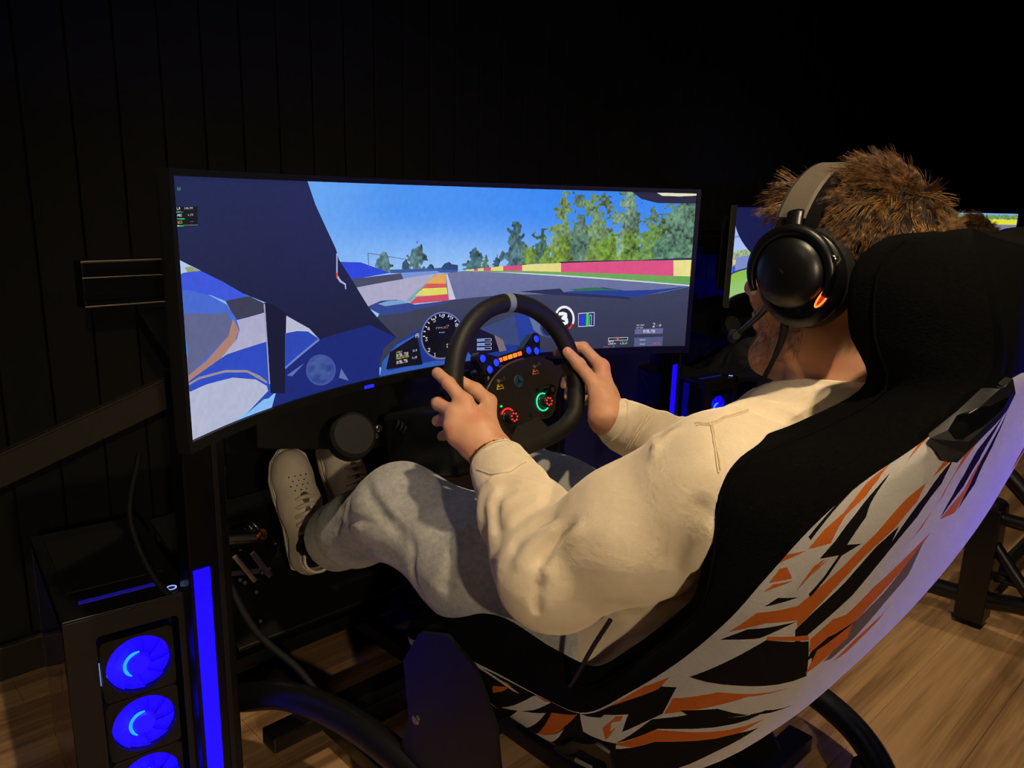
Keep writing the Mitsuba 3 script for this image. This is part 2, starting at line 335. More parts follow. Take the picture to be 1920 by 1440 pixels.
POLYS = [
 ([(0.3919, 0.5643), (0.4603, 0.5558), (0.5279, 0.5581), (0.528, 0.5228), (0.3918, 0.5456)], (60, 90, 150), None),
 ([(0.4948, 0.5587), (0.501, 0.5794), (0.5104, 0.5867), (0.5152, 0.573), (0.5278, 0.5669), (0.5279, 0.5405), (0.4948, 0.5457)], (45, 70, 115), None),
 ([(0.3178, 0.4945), (0.4166, 0.5264), (0.5043, 0.5241), (0.4413, 0.3685), (0.3446, 0.375)], (170, 168, 196), None),
 ([(0.2948, 0.6229), (0.334, 0.613), (0.3918, 0.5481), (0.3181, 0.5295), (0.3003, 0.5647)], (45, 70, 215), None),
 ([(0.309, 0.5318), (0.4135, 0.5411), (0.4181, 0.5095), (0.3208, 0.4882)], (72, 74, 100), None),
 ([(0.4135, 0.5436), (0.4854, 0.5412), (0.4933, 0.5278), (0.4181, 0.512)], (118, 145, 215), None),
 ([(0.4225, 0.391), (0.4823, 0.522), (0.4885, 0.5208), (0.4319, 0.3841)], (120, 170, 180), None),
 ([(0.4951, 0.5206), (0.5407, 0.5317), (0.5928, 0.5209), (0.6605, 0.5037), (0.8022, 0.4636), (1.0038, 0.4045), (1.0046, 0.3727), (0.8932, 0.3149), (0.6804, 0.3565), (0.6123, 0.3684), (0.4954, 0.3431)], (112, 118, 156), (100, 108, 150)),
 ([(0.5346, 0.5292), (0.5928, 0.5244), (0.7403, 0.5055), (0.9667, 0.4713), (1.0038, 0.47), (1.0053, 0.4046), (0.8022, 0.4645), (0.6605, 0.5037)], (108, 165, 82), None),
 ([(0.5928, 0.5182), (0.6605, 0.5046), (0.8021, 0.4664), (1.0052, 0.4086), (1.0054, 0.4006), (0.7961, 0.4592)], (205, 215, 225), None),
 ([(0.5437, 0.5381), (0.5605, 0.5403), (0.5606, 0.5288), (0.5438, 0.5313)], (225, 212, 120), None),
 ([(0.5605, 0.5403), (0.5682, 0.5413), (0.5682, 0.5277), (0.5606, 0.5288)], (208, 80, 125), None),
 ([(0.5682, 0.5413), (0.5804, 0.5431), (0.5805, 0.526), (0.5682, 0.5277)], (225, 212, 120), None),
 ([(0.5804, 0.5431), (0.5951, 0.5453), (0.5952, 0.5241), (0.5805, 0.526)], (208, 80, 125), None),
 ([(0.5951, 0.5453), (0.6202, 0.5493), (0.6204, 0.5209), (0.5952, 0.5241)], (225, 212, 120), None),
 ([(0.6202, 0.5493), (0.6588, 0.5515), (0.6591, 0.5165), (0.6204, 0.5209)], (208, 80, 125), None),
 ([(0.6588, 0.5515), (0.7384, 0.5583), (0.7391, 0.502), (0.6591, 0.5165)], (228, 216, 130), None),
 ([(0.7384, 0.5583), (0.9645, 0.572), (0.9668, 0.4693), (0.7391, 0.502)], (218, 82, 128), None),
 ([(0.9645, 0.572), (1.0028, 0.5764), (1.0054, 0.4661), (0.9668, 0.4693)], (232, 222, 140), None),
 ([(0.7334, 0.5653), (0.8913, 0.5721), (1.0025, 0.5881), (1.0028, 0.5764), (0.7396, 0.5575)], (30, 36, 60), None),
 ([(0.4838, 0.5191), (0.5037, 0.5199), (0.5044, 0.4611), (0.4603, 0.4706)], (226, 165, 85), None),
 ([(0.464, 0.474), (0.5044, 0.4655), (0.5055, 0.4275), (0.4515, 0.4402)], (206, 92, 84), None),
 ([(0.4571, 0.4491), (0.5054, 0.4433), (0.5077, 0.4005), (0.4414, 0.4137)], (222, 214, 92), None),
 ([(0.4445, 0.4061), (0.5077, 0.4058), (0.511, 0.3669), (0.4287, 0.3722)], (205, 78, 95), None),
 ([(0.5037, 0.5199), (0.5068, 0.5193), (0.5237, 0.3726), (0.5103, 0.3715)], (200, 198, 220), None),
 ([(0.364, 0.1927), (0.3601, 0.302), (0.3739, 0.3563), (0.4648, 0.3635), (0.5168, 0.3701), (0.5629, 0.3741), (0.6184, 0.3763), (0.7421, 0.3647), (0.8778, 0.3236), (0.9437, 0.3577), (1.0054, 0.4026), (1.0167, -0.0859), (0.4648, -0.1294), (0.3633, 0.0638)], (62, 66, 88), (44, 48, 62)),
 ([(0.3446, 0.3831), (0.3726, 0.4062), (0.4037, 0.4025), (0.4413, 0.3642), (0.511, 0.3669), (0.511, 0.358), (0.4287, 0.3297), (0.3753, 0.3272)], (52, 70, 140), None),
 ([(0.3663, 0.3919), (0.3881, 0.4014), (0.4131, 0.398), (0.4287, 0.3782), (0.3818, 0.3745)], (120, 160, 205), None),
 ([(0.742, 0.3741), (0.8277, 0.3987), (0.8708, 0.3749), (0.9253, 0.3778), (0.9611, 0.3873), (1.0038, 0.4045), (0.896, 0.3295), (0.7437, 0.3664)], (40, 62, 140), None),
 ([(0.7572, 0.3932), (0.8124, 0.3998), (0.8616, 0.3773), (0.7728, 0.3793)], (46, 110, 80), None),
 ([(0.6554, 0.3917), (0.7386, 0.399), (0.7467, 0.3736), (0.8929, 0.3287), (0.8779, 0.3196), (0.8534, 0.3271), (0.7299, 0.3587)], (40, 46, 80), None),
 ([(0.3305, 0.0227), (0.3683, -0.0003), (0.375, 0.0809), (0.4007, 0.1619), (0.4516, 0.2273), (0.5252, 0.2014), (0.5994, 0.169), (0.6587, 0.0554), (0.7145, 0.0103), (0.702, -0.0364), (0.5129, -0.042)], (28, 52, 140), None),
 ([(0.5767, 0.1851), (0.6568, 0.2594), (0.6477, 0.1942), (0.6685, 0.0526), (0.6228, 0.076)], (55, 70, 115), None),
 ([(0.6456, 0.2523), (0.6762, 0.2506), (0.6972, 0.1042), (0.6753, 0.0211), (0.6585, 0.075)], (35, 60, 150), None),
 ([(0.6747, 0.2461), (0.6957, 0.2419), (0.7125, 0.1798), (0.7069, 0.1019), (0.687, 0.146)], (95, 110, 150), None),
 ([(0.3683, -0.0003), (0.3734, 0.0776), (0.4023, 0.1569), (0.4484, 0.2066), (0.4563, 0.1816), (0.3942, 0.1223), (0.3843, 0.0246), (0.5127, 0.0321), (0.558, 0.0509), (0.5551, -0.0233)], (48, 90, 175), None),
 ([(0.3812, 0.0333), (0.3895, 0.1229), (0.4452, 0.193), (0.4563, 0.0218)], (14, 15, 30), None),
 ([(0.5383, 0.1142), (0.5735, 0.186), (0.6094, 0.128), (0.6231, 0.0373), (0.5582, 0.0226)], (14, 15, 28), None),
 ([(0.6045, 0.139), (0.6226, 0.1049), (0.6313, 0.0346), (0.6166, 0.0298)], (120, 105, 110), None),
 ([(-0.0024, 1.0027), (0.2363, 1.0059), (0.2507, 0.8938), (0.2865, 0.6881), (0.2919, 0.6347), (0.3181, 0.5217), (0.3477, 0.382), (0.3721, 0.2954), (0.4031, 0.1987), (0.3776, 0.1509), (0.3684, 0.0797), (0.3671, -0.0558), (0.2384, -0.0466), (0.1779, 0.0019), (0.1849, 0.4049), (0.1541, 0.4739), (0.118, 0.5217), (-0.0011, 0.7056)], (34, 40, 84), (20, 22, 44)),
 ([(0.4031, 0.1987), (0.3776, 0.1509), (0.3684, 0.0797), (0.367, -0.0729), (0.1469, -0.045), (0.1812, 0.191), (0.2515, 0.2623), (0.3502, 0.2877)], (26, 40, 118), None),
 ([(0.2872, 0.6656), (0.2898, 0.6651), (0.2888, 0.5599), (0.2954, 0.5316), (0.3043, 0.5138), (0.305, 0.4866), (0.3026, 0.4873), (0.3019, 0.5084), (0.2923, 0.5248), (0.286, 0.5531)], (170, 180, 215), None),
 ([(0.2859, 0.572), (0.2892, 0.5712), (0.2889, 0.541), (0.2856, 0.5456)], (225, 70, 60), None),
 ([(-0.0045, 0.7132), (-0.0011, 0.7056), (0.0385, 0.6493), (0.0055, 0.6188), (-0.0079, 0.6121)], (175, 198, 232), None),
 ([(0.0124, 0.6687), (0.023, 0.6686), (0.039, 0.648), (0.0169, 0.6441)], (150, 160, 112), None),
 ([(-0.0071, 0.6346), (0.0091, 0.6494), (0.039, 0.648), (0.075, 0.595), (0.122, 0.5136), (0.0811, 0.5093), (0.0545, 0.5466), (-0.0089, 0.5838)], (60, 86, 216), None),
 ([(0.0785, 0.5149), (0.1221, 0.5162), (0.1484, 0.4748), (0.149, 0.4315), (0.0959, 0.4263)], (58, 60, 84), None),
 ([(0.0902, 0.4227), (0.149, 0.4349), (0.1522, 0.3015), (0.0754, 0.2876), (0.0672, 0.2995)], (170, 170, 200), None),
 ([(-0.0113, 0.5905), (-0.0013, 0.5895), (0.0202, 0.5794), (0.0544, 0.5435), (0.0808, 0.4979), (0.0961, 0.4328), (0.1011, 0.3842), (0.0954, 0.3476), (0.0671, 0.2932), (-0.0003, 0.2355), (-0.0205, 0.2459)], (70, 104, 205), None),
 ([(-0.0144, 0.5001), (0.0016, 0.4979), (0.0175, 0.493), (0.0579, 0.4705), (0.0801, 0.4695), (0.0886, 0.4169), (0.0804, 0.3694), (0.0393, 0.3054), (-0.0012, 0.2484), (-0.0223, 0.2711)], (95, 100, 140), None),
 ([(0.0905, 0.4355), (0.0999, 0.3815), (0.0925, 0.3428), (0.0625, 0.2801), (0.0004, 0.2289), (-0.0011, 0.2514), (0.039, 0.293), (0.0804, 0.3694)], (168, 126, 112), None),
 ([(-0.0052, 0.4545), (0.0048, 0.4311), (0.0067, 0.3398), (-0.0012, 0.2909), (-0.0105, 0.2978)], (60, 140, 230), None),
 ([(-0.0047, 0.2269), (0.0381, 0.2621), (0.0756, 0.2941), (0.1523, 0.3049), (0.1529, 0.0805), (0.0346, 0.1437), (-0.0051, 0.215)], (44, 74, 190), None),
 ([(-0.0006, 0.226), (0.0234, 0.2385), (0.0711, 0.2316), (0.1107, 0.2033), (0.1332, 0.1629), (0.1472, 0.1243), (0.1456, 0.1177), (0.1105, 0.1925), (0.0709, 0.2213), (0.0231, 0.2281), (-0.0009, 0.2164)], (150, 140, 150), None),
 ([(-0.004, 0.1879), (-0.0011, 0.1916), (0.0354, 0.1988), (0.0836, 0.1901), (0.1263, 0.1499), (0.146, 0.1054), (0.1484, 0.0748), (0.1057, 0.0187), (0.0667, -0.0166), (-0.0006, -0.0086), (-0.005, 0.0715)], (176, 182, 208), None),
 ([(0.1504, 0.102), (0.1632, 0.0669), (0.1478, 0.0464), (0.1389, 0.0501), (0.1055, 0.0119), (0.1485, 0.0819)], (40, 70, 175), None),
 ([(0.1479, 0.4778), (0.157, 0.4741), (0.188, 0.4142), (0.1796, 0.0452), (0.1526, 0.0663), (0.1509, 0.2812)], (20, 23, 52), None),
 ([(0.147, 0.4754), (0.1498, 0.4722), (0.1512, 0.295), (0.1523, 0.1098), (0.1499, 0.1116), (0.1489, 0.2964)], (150, 156, 185), None),
 ([(0.1884, 0.4033), (0.2312, 0.323), (0.2491, 0.2635), (0.1817, 0.1688)], (182, 186, 208), None),
 ([(0.1844, 0.323), (0.2072, 0.3222), (0.228, 0.3103), (0.2491, 0.2635), (0.1817, 0.1688)], (44, 70, 180), None),
 ([(0.2492, 0.2665), (0.2502, 0.2553), (0.1824, 0.1573), (0.1817, 0.1688)], (105, 125, 195), None),
 ([(0.1846, 0.1264), (0.206, 0.149), (0.2199, 0.1627), (0.1949, 0.1155)], (92, 110, 175), None),
 ([(0.286, 0.0464), (0.2911, 0.0913), (0.306, 0.0171)], (92, 110, 175), None),
 ([(0.8742, 1.0011), (0.8928, 0.9583), (0.9257, 0.9347), (1.0016, 0.9388), (1.0027, 1.0127)], (36, 34, 56), None),
 ([(0.9229, 0.998), (1.0028, 1.007), (1.0033, 0.9882), (0.9687, 0.9795), (0.9336, 0.9803)], (225, 225, 190), None),
 ([(-0.0, 0.891), (0.0403, 0.8909), (0.0389, 0.8174), (-0.0014, 0.8191)], (18, 20, 26), None),
 ([(-0.0006, 0.8739), (0.0112, 0.8739), (0.011, 0.8694), (-0.0008, 0.8695)], (40, 190, 70), None),
 ([(0.0112, 0.8733), (0.0158, 0.8736), (0.0157, 0.8691), (0.011, 0.8688)], (90, 70, 150), None),
 ([(-0.0004, 0.8495), (0.0091, 0.8493), (0.009, 0.8449), (-0.0006, 0.8451)], (60, 130, 210), None),
 ([(0.0091, 0.8488), (0.0176, 0.8487), (0.0175, 0.8441), (0.0089, 0.8443)], (40, 190, 70), None),
 ([(-0.0007, 0.8246), (0.0075, 0.8242), (0.0074, 0.8197), (-0.0009, 0.8201)], (230, 200, 230), None),
 ([(0.0075, 0.8237), (0.0153, 0.8234), (0.0151, 0.8189), (0.0073, 0.8192)], (40, 200, 60), None),
 ([(0.0153, 0.8256), (0.0391, 0.8238), (0.039, 0.8191), (0.0152, 0.8211)], (90, 90, 90), None),
 ([(0.7779, 0.2378), (0.8118, 0.2403), (0.8123, 0.1492), (0.7792, 0.1484)], (205, 208, 225), None),
 ([(0.7792, 0.2328), (0.8107, 0.2355), (0.811, 0.1533), (0.7803, 0.1531)], (44, 52, 110), None),
 ([(0.7811, 0.2296), (0.7934, 0.2309), (0.7946, 0.1538), (0.7822, 0.1538)], (46, 56, 190), None),
 ([(0.7946, 0.2336), (0.7996, 0.2349), (0.8002, 0.1529), (0.7952, 0.1527)], (40, 220, 60), None),
 ([(0.801, 0.2231), (0.8059, 0.2234), (0.8064, 0.153), (0.8017, 0.1527)], (205, 208, 225), None),
 ([(0.8017, 0.2191), (0.805, 0.2197), (0.8054, 0.1571), (0.8026, 0.1565)], (44, 52, 110), None),
 ([(0.8963, 0.1197), (0.9538, 0.1218), (0.9537, 0.0853), (0.8966, 0.0854)], (96, 102, 142), None),
 ([(0.8965, 0.0613), (0.9544, 0.0639), (0.9542, 0.0036), (0.8967, 0.0016)], (84, 90, 126), None),
 ([(0.8427, 0.0677), (0.8832, 0.0667), (0.8832, 0.0466), (0.8428, 0.0478)], (225, 215, 215), None),
 ([(0.8437, 0.0646), (0.8823, 0.0638), (0.8822, 0.0497), (0.8436, 0.0506)], (40, 42, 58), None),
 ([(0.8598, 0.0665), (0.8638, 0.0659), (0.8638, 0.0489), (0.8598, 0.0484)], (240, 80, 80), None),
 ([(0.569, 0.1267), (0.5991, 0.1198), (0.5992, 0.1026), (0.5691, 0.1098)], (190, 200, 230), None),
 ([(0.57, 0.1236), (0.5982, 0.1172), (0.5983, 0.1058), (0.57, 0.1123)], (20, 26, 60), None),
 ([(0.5706, 0.1215), (0.5852, 0.1185), (0.5853, 0.111), (0.5707, 0.1139)], (110, 150, 240), None),
 ([(0.5691, 0.1004), (0.5993, 0.0931), (0.5994, 0.0759), (0.5692, 0.0834)], (190, 200, 230), None),
 ([(0.5701, 0.0972), (0.5984, 0.0905), (0.5984, 0.0791), (0.5702, 0.0859)], (20, 26, 60), None),
 ([(0.5708, 0.0951), (0.5854, 0.092), (0.5854, 0.0844), (0.5708, 0.0876)], (110, 150, 240), None),
 ([(0.5693, 0.074), (0.5995, 0.0663), (0.5996, 0.0491), (0.5694, 0.057)], (190, 200, 230), None),
 ([(0.5703, 0.0708), (0.5985, 0.0638), (0.5986, 0.0523), (0.5703, 0.0595)], (20, 26, 60), None),
 ([(0.5709, 0.0687), (0.5855, 0.0654), (0.5856, 0.0578), (0.571, 0.0611)], (110, 150, 240), None),
 ([(0.4996, 0.1668), (0.5206, 0.221), (0.5219, 0.2152), (0.5015, 0.1607)], (235, 70, 80), None),
 ([(0.3476, 0.6574), (0.3492, 0.6572), (0.3508, 0.5846), (0.3493, 0.5849)], (95, 110, 140), None),
 ([(0.3483, 0.6589), (0.3677, 0.648), (0.4292, 0.6111), (0.4292, 0.6078), (0.3677, 0.6441), (0.3482, 0.655)], (95, 110, 140), None),
]
POLY_FRONT = 25
TEXTS = [
 ('1 LA', (235, 235, 240), 0.0, 0.8783, 0.0119, 0.8794, 0.0099),
 ('3:08.555', (190, 190, 200), 0.0179, 0.8808, 0.0327, 0.8814, 0.0074),
 ('3 PRO', (235, 235, 240), 0.0002, 0.8534, 0.0137, 0.8546, 0.0099),
 ('4.270', (190, 190, 200), 0.0231, 0.8562, 0.0325, 0.8567, 0.0074),
 ('3 GIS', (235, 190, 60), -0.0001, 0.829, 0.0139, 0.8298, 0.0099),
 ('---', (190, 190, 200), 0.027, 0.8313, 0.0322, 0.8314, 0.0075),
 ('ID', (80, 200, 90), 0.008, 0.9483, 0.0152, 0.9497, 0.0099),
 ('2', (240, 240, 245), 0.9321, 0.1291, 0.9376, 0.1298, 0.0282),
 ('/ 60', (220, 220, 230), 0.9399, 0.1326, 0.9496, 0.1342, 0.0152),
 ('0:50.788', (235, 235, 245), 0.9139, 0.092, 0.9383, 0.0933, 0.0202),
 ('Your wheel', (215, 215, 225), 0.899, 0.1395, 0.9154, 0.1402, 0.012),
 ('Lap time', (215, 215, 225), 0.8993, 0.1234, 0.9127, 0.1243, 0.0121),
 ('Wheel', (190, 195, 220), 0.9076, 0.04, 0.9205, 0.0408, 0.0131),
 ('Sensor', (190, 195, 220), 0.9082, 0.0115, 0.9192, 0.0125, 0.0132),
 ('+0.51', (230, 70, 60), 0.9351, 0.0111, 0.9497, 0.0121, 0.0153),
 ('MAIN', (225, 225, 230), 0.843, 0.0357, 0.8541, 0.0351, 0.0111),
 ('-10.274', (50, 210, 80), 0.8665, 0.0355, 0.8825, 0.0355, 0.0121),
 ('LENGTH', (225, 225, 230), 0.8432, 0.0217, 0.8593, 0.0204, 0.011),
 ('4.26.44', (225, 225, 230), 0.8674, 0.0203, 0.8828, 0.0204, 0.0121),
 ('PENALTY', (200, 70, 170), 0.8336, 0.0032, 0.8497, 0.0027, 0.009),
 ('4', (60, 210, 80), 0.8528, 0.0022, 0.8565, 0.0027, 0.0121),
 ('LAST', (222, 214, 120), 0.4024, 0.1114, 0.4151, 0.1087, 0.0103),
 ('0:50.788', (230, 230, 240), 0.4024, 0.0873, 0.4272, 0.089, 0.0189),
 ('PREDICTED', (222, 214, 60), 0.4023, 0.0753, 0.4291, 0.0776, 0.0103),
 ('0:50.756', (230, 230, 240), 0.4029, 0.049, 0.4259, 0.0502, 0.019),
 ('10.0', (200, 205, 225), 0.4355, 0.1026, 0.4451, 0.1035, 0.0123),
 ('5.60', (200, 205, 225), 0.4348, 0.0625, 0.4451, 0.0646, 0.0123),
 ('A', (225, 215, 120), 0.442, 0.1786, 0.449, 0.181, 0.0227),
 ('180', (236, 214, 110), 0.5048, 0.0977, 0.5229, 0.096, 0.0236),
 ('rpm', (150, 152, 170), 0.4841, 0.2119, 0.4979, 0.2106, 0.016),
 ('x7', (225, 150, 50), 0.4995, 0.2101, 0.5117, 0.2095, 0.0179),
 ('NO', (170, 180, 210), 0.4905, 0.1863, 0.5027, 0.1855, 0.0072),
 ('1', (228, 230, 245), 0.4795, 0.0568, 0.4853, 0.056, 0.0216),
 ('2', (228, 230, 245), 0.4672, 0.0892, 0.473, 0.0884, 0.0214),
 ('3', (228, 230, 245), 0.4615, 0.1522, 0.4672, 0.1516, 0.0212),
 ('4', (228, 230, 245), 0.4662, 0.2104, 0.472, 0.2101, 0.0212),
 ('5', (228, 230, 245), 0.478, 0.2539, 0.4838, 0.2538, 0.0212),
 ('6', (228, 230, 245), 0.4952, 0.2732, 0.501, 0.2732, 0.0213),
 ('7', (228, 230, 245), 0.5112, 0.2574, 0.517, 0.2575, 0.0216),
 ('8', (228, 230, 245), 0.5235, 0.2119, 0.5293, 0.2119, 0.0218),
]
TREES = [
 (0.5651, 0.5394, 0.6642, 0.023, (74, 112, 118), 1, 0),
 (0.5835, 0.537, 0.6369, 0.0107, (84, 118, 90), 1, 1),
 (0.6064, 0.5473, 0.6307, 0.0067, (60, 92, 110), 1, 2),
 (0.6447, 0.5477, 0.8085, 0.0292, (82, 118, 122), 1, 3),
 (0.6645, 0.5575, 0.6759, 0.0099, (92, 122, 92), 0, 4),
 (0.6967, 0.5613, 0.769, 0.0276, (74, 108, 88), 1, 5),
 (0.7411, 0.563, 1.0421, 0.0336, (122, 150, 92), 1, 6),
 (0.7702, 0.5597, 0.9736, 0.0335, (98, 130, 108), 1, 7),
 (0.8037, 0.5602, 1.0574, 0.041, (116, 146, 98), 1, 8),
 (0.8696, 0.6066, 1.0276, 0.039, (122, 156, 128), 1, 9),
 (0.9154, 0.5684, 0.9109, 0.0358, (96, 132, 108), 1, 10),
 (0.9749, 0.5695, 0.953, 0.0675, (100, 138, 112), 0, 11),
 (0.6753, 0.5584, 0.6576, 0.0122, (112, 142, 52), 0, 12),
 (0.709, 0.5604, 0.6471, 0.011, (112, 142, 50), 0, 13),
 (0.7441, 0.5628, 0.7193, 0.023, (116, 146, 46), 0, 14),
 (0.7823, 0.5629, 0.7562, 0.0214, (92, 126, 102), 0, 15),
 (0.8037, 0.564, 0.7102, 0.0182, (112, 140, 60), 0, 16),
 (0.834, 0.567, 0.7386, 0.0227, (112, 148, 42), 0, 17),
 (0.8763, 0.5702, 0.7586, 0.0271, (116, 152, 56), 0, 18),
 (0.9213, 0.5742, 0.8267, 0.0268, (108, 146, 70), 0, 19),
 (0.9629, 0.5789, 0.7432, 0.0413, (92, 134, 104), 0, 20),
 (0.4446, 0.54, 0.7251, 0.0194, (88, 122, 124), 1, 21),
 (0.3795, 0.5531, 0.659, 0.0142, (100, 140, 140), 0, 22),
 (0.4228, 0.5442, 0.6121, 0.0078, (66, 96, 120), 0, 23),
 (0.4728, 0.5348, 0.5792, 0.0079, (60, 90, 110), 0, 24),
]
GAUGE = [(0.497, 0.1705), (0.5381, 0.1696), (0.4945, 0.2992)]
GEAR = [(0.7401, 0.2388), (0.7462, 0.2406), (0.7519, 0.234), (0.7527, 0.2204), (0.7466, 0.2118), (0.7542, 0.201), (0.7551, 0.1816), (0.7484, 0.1731), (0.742, 0.182)]
GEARC = [(0.7498, 0.2056), (0.7691, 0.2024), (0.7488, 0.2822)]
SPEAKER = [(0.2511, 0.1084), (0.2802, 0.09), (0.2521, 0.1852)]
CLUST2=[(0.7176, 0.159), (0.7354, 0.1554), (0.7168, 0.2282)]
mat('m_bezel', (9, 9, 9), .55, spec=.3)
C3 = lambda c: mi.Color3f(*[float(x) for x in lin(c)])
FONT = {'0': '0E1113151911 0E', '1': '040C040404040E', '2': '0E11010204081F', '3': '1F02040201110E', '4': '02060A121F0202', '5': '1F101E0101110E', '6': '0608101E11110E', '7': '1F010204080808', '8': '0E11110E11110E', '9': '0E11110F01020C',
 'A': '0E11111F111111', 'D': '1C12111111121C', 'E': '1F10101E10101F', 'G': '0E11101711110F', 'H': '1111111F111111', 'I': '0E04040404040E', 'L': '1010101010101F', 'M': '111B1515111111', 'N': '11111915131111', 'O': '0E11111111110E', 'P': '1E11111E101010', 'R': '1E11111E141211',
 'S': '0F10100E01011E', 'T': '1F040404040404', 'C': '0E11101010110E', 'W': '1111111515150A', 'Y': '11110A04040404', 'a': '00000E010F110F', 'e': '00000E111F100E', 'h': '10101619111111', 'i': '0400 0C0404040E', 'l': '0C04040404040E', 'm': '00001A15151111', 'n': '00001619111111', 'o': '00000E1111110E', 'p': '00001E111E1010', 'r': '00001619101010',
 's': '00000E100E011E', 't': '08081C08080906', 'u': '0000111111130D', 'w': '0000111115150A', 'x': '0000110A040A11', ' ': '00000000000000', '.': '00000000000C0C', ':': '000C0C000C0C00', '-': '0000001F000000', '+': '0004041F040400', '/': '00010204081000'}
CHARS = list(FONT); FBITS = [int(r, 16) for c in CHARS for r in [FONT[c].replace(' ', '')[i:i + 2] for i in range(0, 14, 2)]]
def in_poly(a, b, pts):
    c = mi.Bool(False)
    for (x0, y0), (x1, y1) in zip(pts, pts[1:] + pts[:1]):
        if abs(y1 - y0) < 1e-6: continue
        k = (x1 - x0) / (y1 - y0)
        c = c ^ (((y0 > b) ^ (y1 > b)) & (a < (b - y0) * k + x0))
    return c
def text_at(col, a, b, items):
    fb = mi.UInt32(FBITS)
    for s, c, a0, b0, a1, b1, h in items:
        n = len(s); L = a1 - a0; u = (a - a0) / L; sl = (b1 - b0)
        v = (b - b0 - u * sl) / h
        col_i = dr.floor(u * n); cx = dr.floor((u * n - col_i) * 6.0); ry = dr.floor((1 - v) * 7.0)
        ok = (u > 0) & (u < 1) & (v > 0) & (v < 1) & (cx < 5)
        idx = dr.gather(mi.UInt32, mi.UInt32([CHARS.index(x) for x in s]), mi.UInt32(dr.clip(col_i, 0, n - 1)), ok)
        bits = dr.gather(mi.UInt32, fb, idx * 7 + mi.UInt32(dr.clip(ry, 0, 6)), ok)
        on = ok & (((bits >> mi.UInt32(dr.clip(4 - cx, 0, 4))) & 1) == 1)
        col = dr.select(on, C3(c), col)
    return col
AS = SW / SH
def game_fn(p, n, uv):
    a, b = uv.x, uv.y; x, y = a * AS, b          # x, y: picture heights
    t = dr.clip((b - 0.5) / 0.5, 0, 1)
    col = mix(C3((150, 194, 242)), C3((74, 146, 238)), smoothstep(0.0, 0.75, t))
    col = mix(col, C3((52, 132, 240)), smoothstep(0.45, 0.8, a) * t)
    col = mix(col, C3((122, 178, 240)), smoothstep(0.45, 0.2, a) * 0.6)
    n4 = noise(x * 140, y * 95, 7.0); n1, n2, n3 = noise(x * 26, y * 26), noise(x * 60, y * 60, 4.0), fbm(x * 9, y * 14, 9.0)
    for ta, b0, b1, hw, c, kind, seed in TREES:
        h = (b - b0) / (b1 - b0); w = noise(seed * 3.7 + h * (9.0 if kind else 5.0), seed, 1.0)
        prof = (1.06 - h) ** 0.9 * (0.62 + 0.55 * w) if kind else dr.sqrt(dr.clip(1 - h * h, 0, 1)) * (0.75 + 0.4 * w)
        d = dr.abs(a - ta + 0.004 * (w - .5)) / (hw * 1.12) + 0.75 * (n1 - 0.5) + 0.5 * (n2 - 0.5)
        on = (h > -0.02) & (h < 1) & (d < prof)
        sh = 0.50 + 0.75 * n3 + 0.85 * (n2 - 0.5) + 0.55 * (n1 - .5) + 0.5 * (n4 - .5) - 0.25 * (a - ta) / hw
        col = dr.select(on, C3(c) * dr.clip(sh, 0.18, 1.5), col)
    for pts, c, c2 in POLYS:
        cc = C3(c)
        if c2 is not None:
            bs = [q[1] for q in pts]; cc = mix(C3(c2), C3(c), dr.clip((b - min(bs)) / (max(bs) - min(bs)), 0, 1))
        col = dr.select(in_poly(a, b, pts), cc, col)
    # rev counter, gear dial
    def ang(g, i, j=None):
        ux, uy = g[1][0] - g[0][0], g[1][1] - g[0][1]; vx, vy = g[2][0] - g[0][0], g[2][1] - g[0][1]; det = ux * vy - uy * vx
        da, db = a - g[0][0], b - g[0][1]
        return (da * vy - db * vx) / det, (db * ux - da * uy) / det
    gx, gy = ang(GAUGE, 0); r = dr.sqrt(gx * gx + gy * gy)
    col = dr.select(r < 1.13, C3((40, 58, 120)), col); col = dr.select(r < 1.07, C3((112, 116, 150)), col); col = dr.select(r < 1.0, C3((12, 13, 26)), col)
    th = dr.atan2(gy, gx) * (180 / math.pi); k = th / 13.5
    col = dr.select((r > 0.86) & (r < 0.97) & (dr.abs(k - dr.round(k)) < 0.12) & (th > -60), C3((200, 205, 225)), col)
    sx, sy = ang(SPEAKER, 0); r = dr.sqrt(sx * sx + sy * sy)
    col = dr.select(r < 1, mix(C3((40, 60, 130)), C3((70, 92, 160)), noise(a * 90, b * 60)), col); col = dr.select((r < 1) & (r > .88), C3((62, 84, 158)), col)
    hx, hy = ang(CLUST2, 0); r = dr.sqrt(hx * hx + hy * hy)
    col = dr.select(r < 1, C3((58, 70, 110)), col); col = dr.select(r < .78, C3((24, 34, 70)), col); col = dr.select(r < .3, C3((130, 150, 190)), col)
    qx, qy = ang(GEARC, 0); r = dr.sqrt(qx * qx + qy * qy); th = dr.atan2(qy, qx) * (180 / math.pi)
    col = dr.select(r < 1.1, C3((38, 36, 44)), col)
    col = dr.select((r < 1.1) & (r > 0.88) & (th > -25) & (th < 150), C3((232, 232, 240)), col)
    col = dr.select((r < 1.05) & (r > 0.86) & (th <= -25) & (th > -62), C3((215, 50, 45)), col)
    for (x0, y0), (x1, y1) in zip(GEAR[:-1], GEAR[1:]):
        px_, py_ = (a - x0) * AS, b - y0; vx, vy = (x1 - x0) * AS, y1 - y0
        s = dr.clip((px_ * vx + py_ * vy) / (vx * vx + vy * vy), 0, 1)
        col = dr.select(dr.square(px_ - s * vx) + dr.square(py_ - s * vy) < 0.011 ** 2, C3((240, 240, 245)), col)
    pts, c, _ = POLYS[-1]
    col = dr.select(in_poly(a, b, pts), C3(c), col)
    col = text_at(col, a, b, TEXTS)
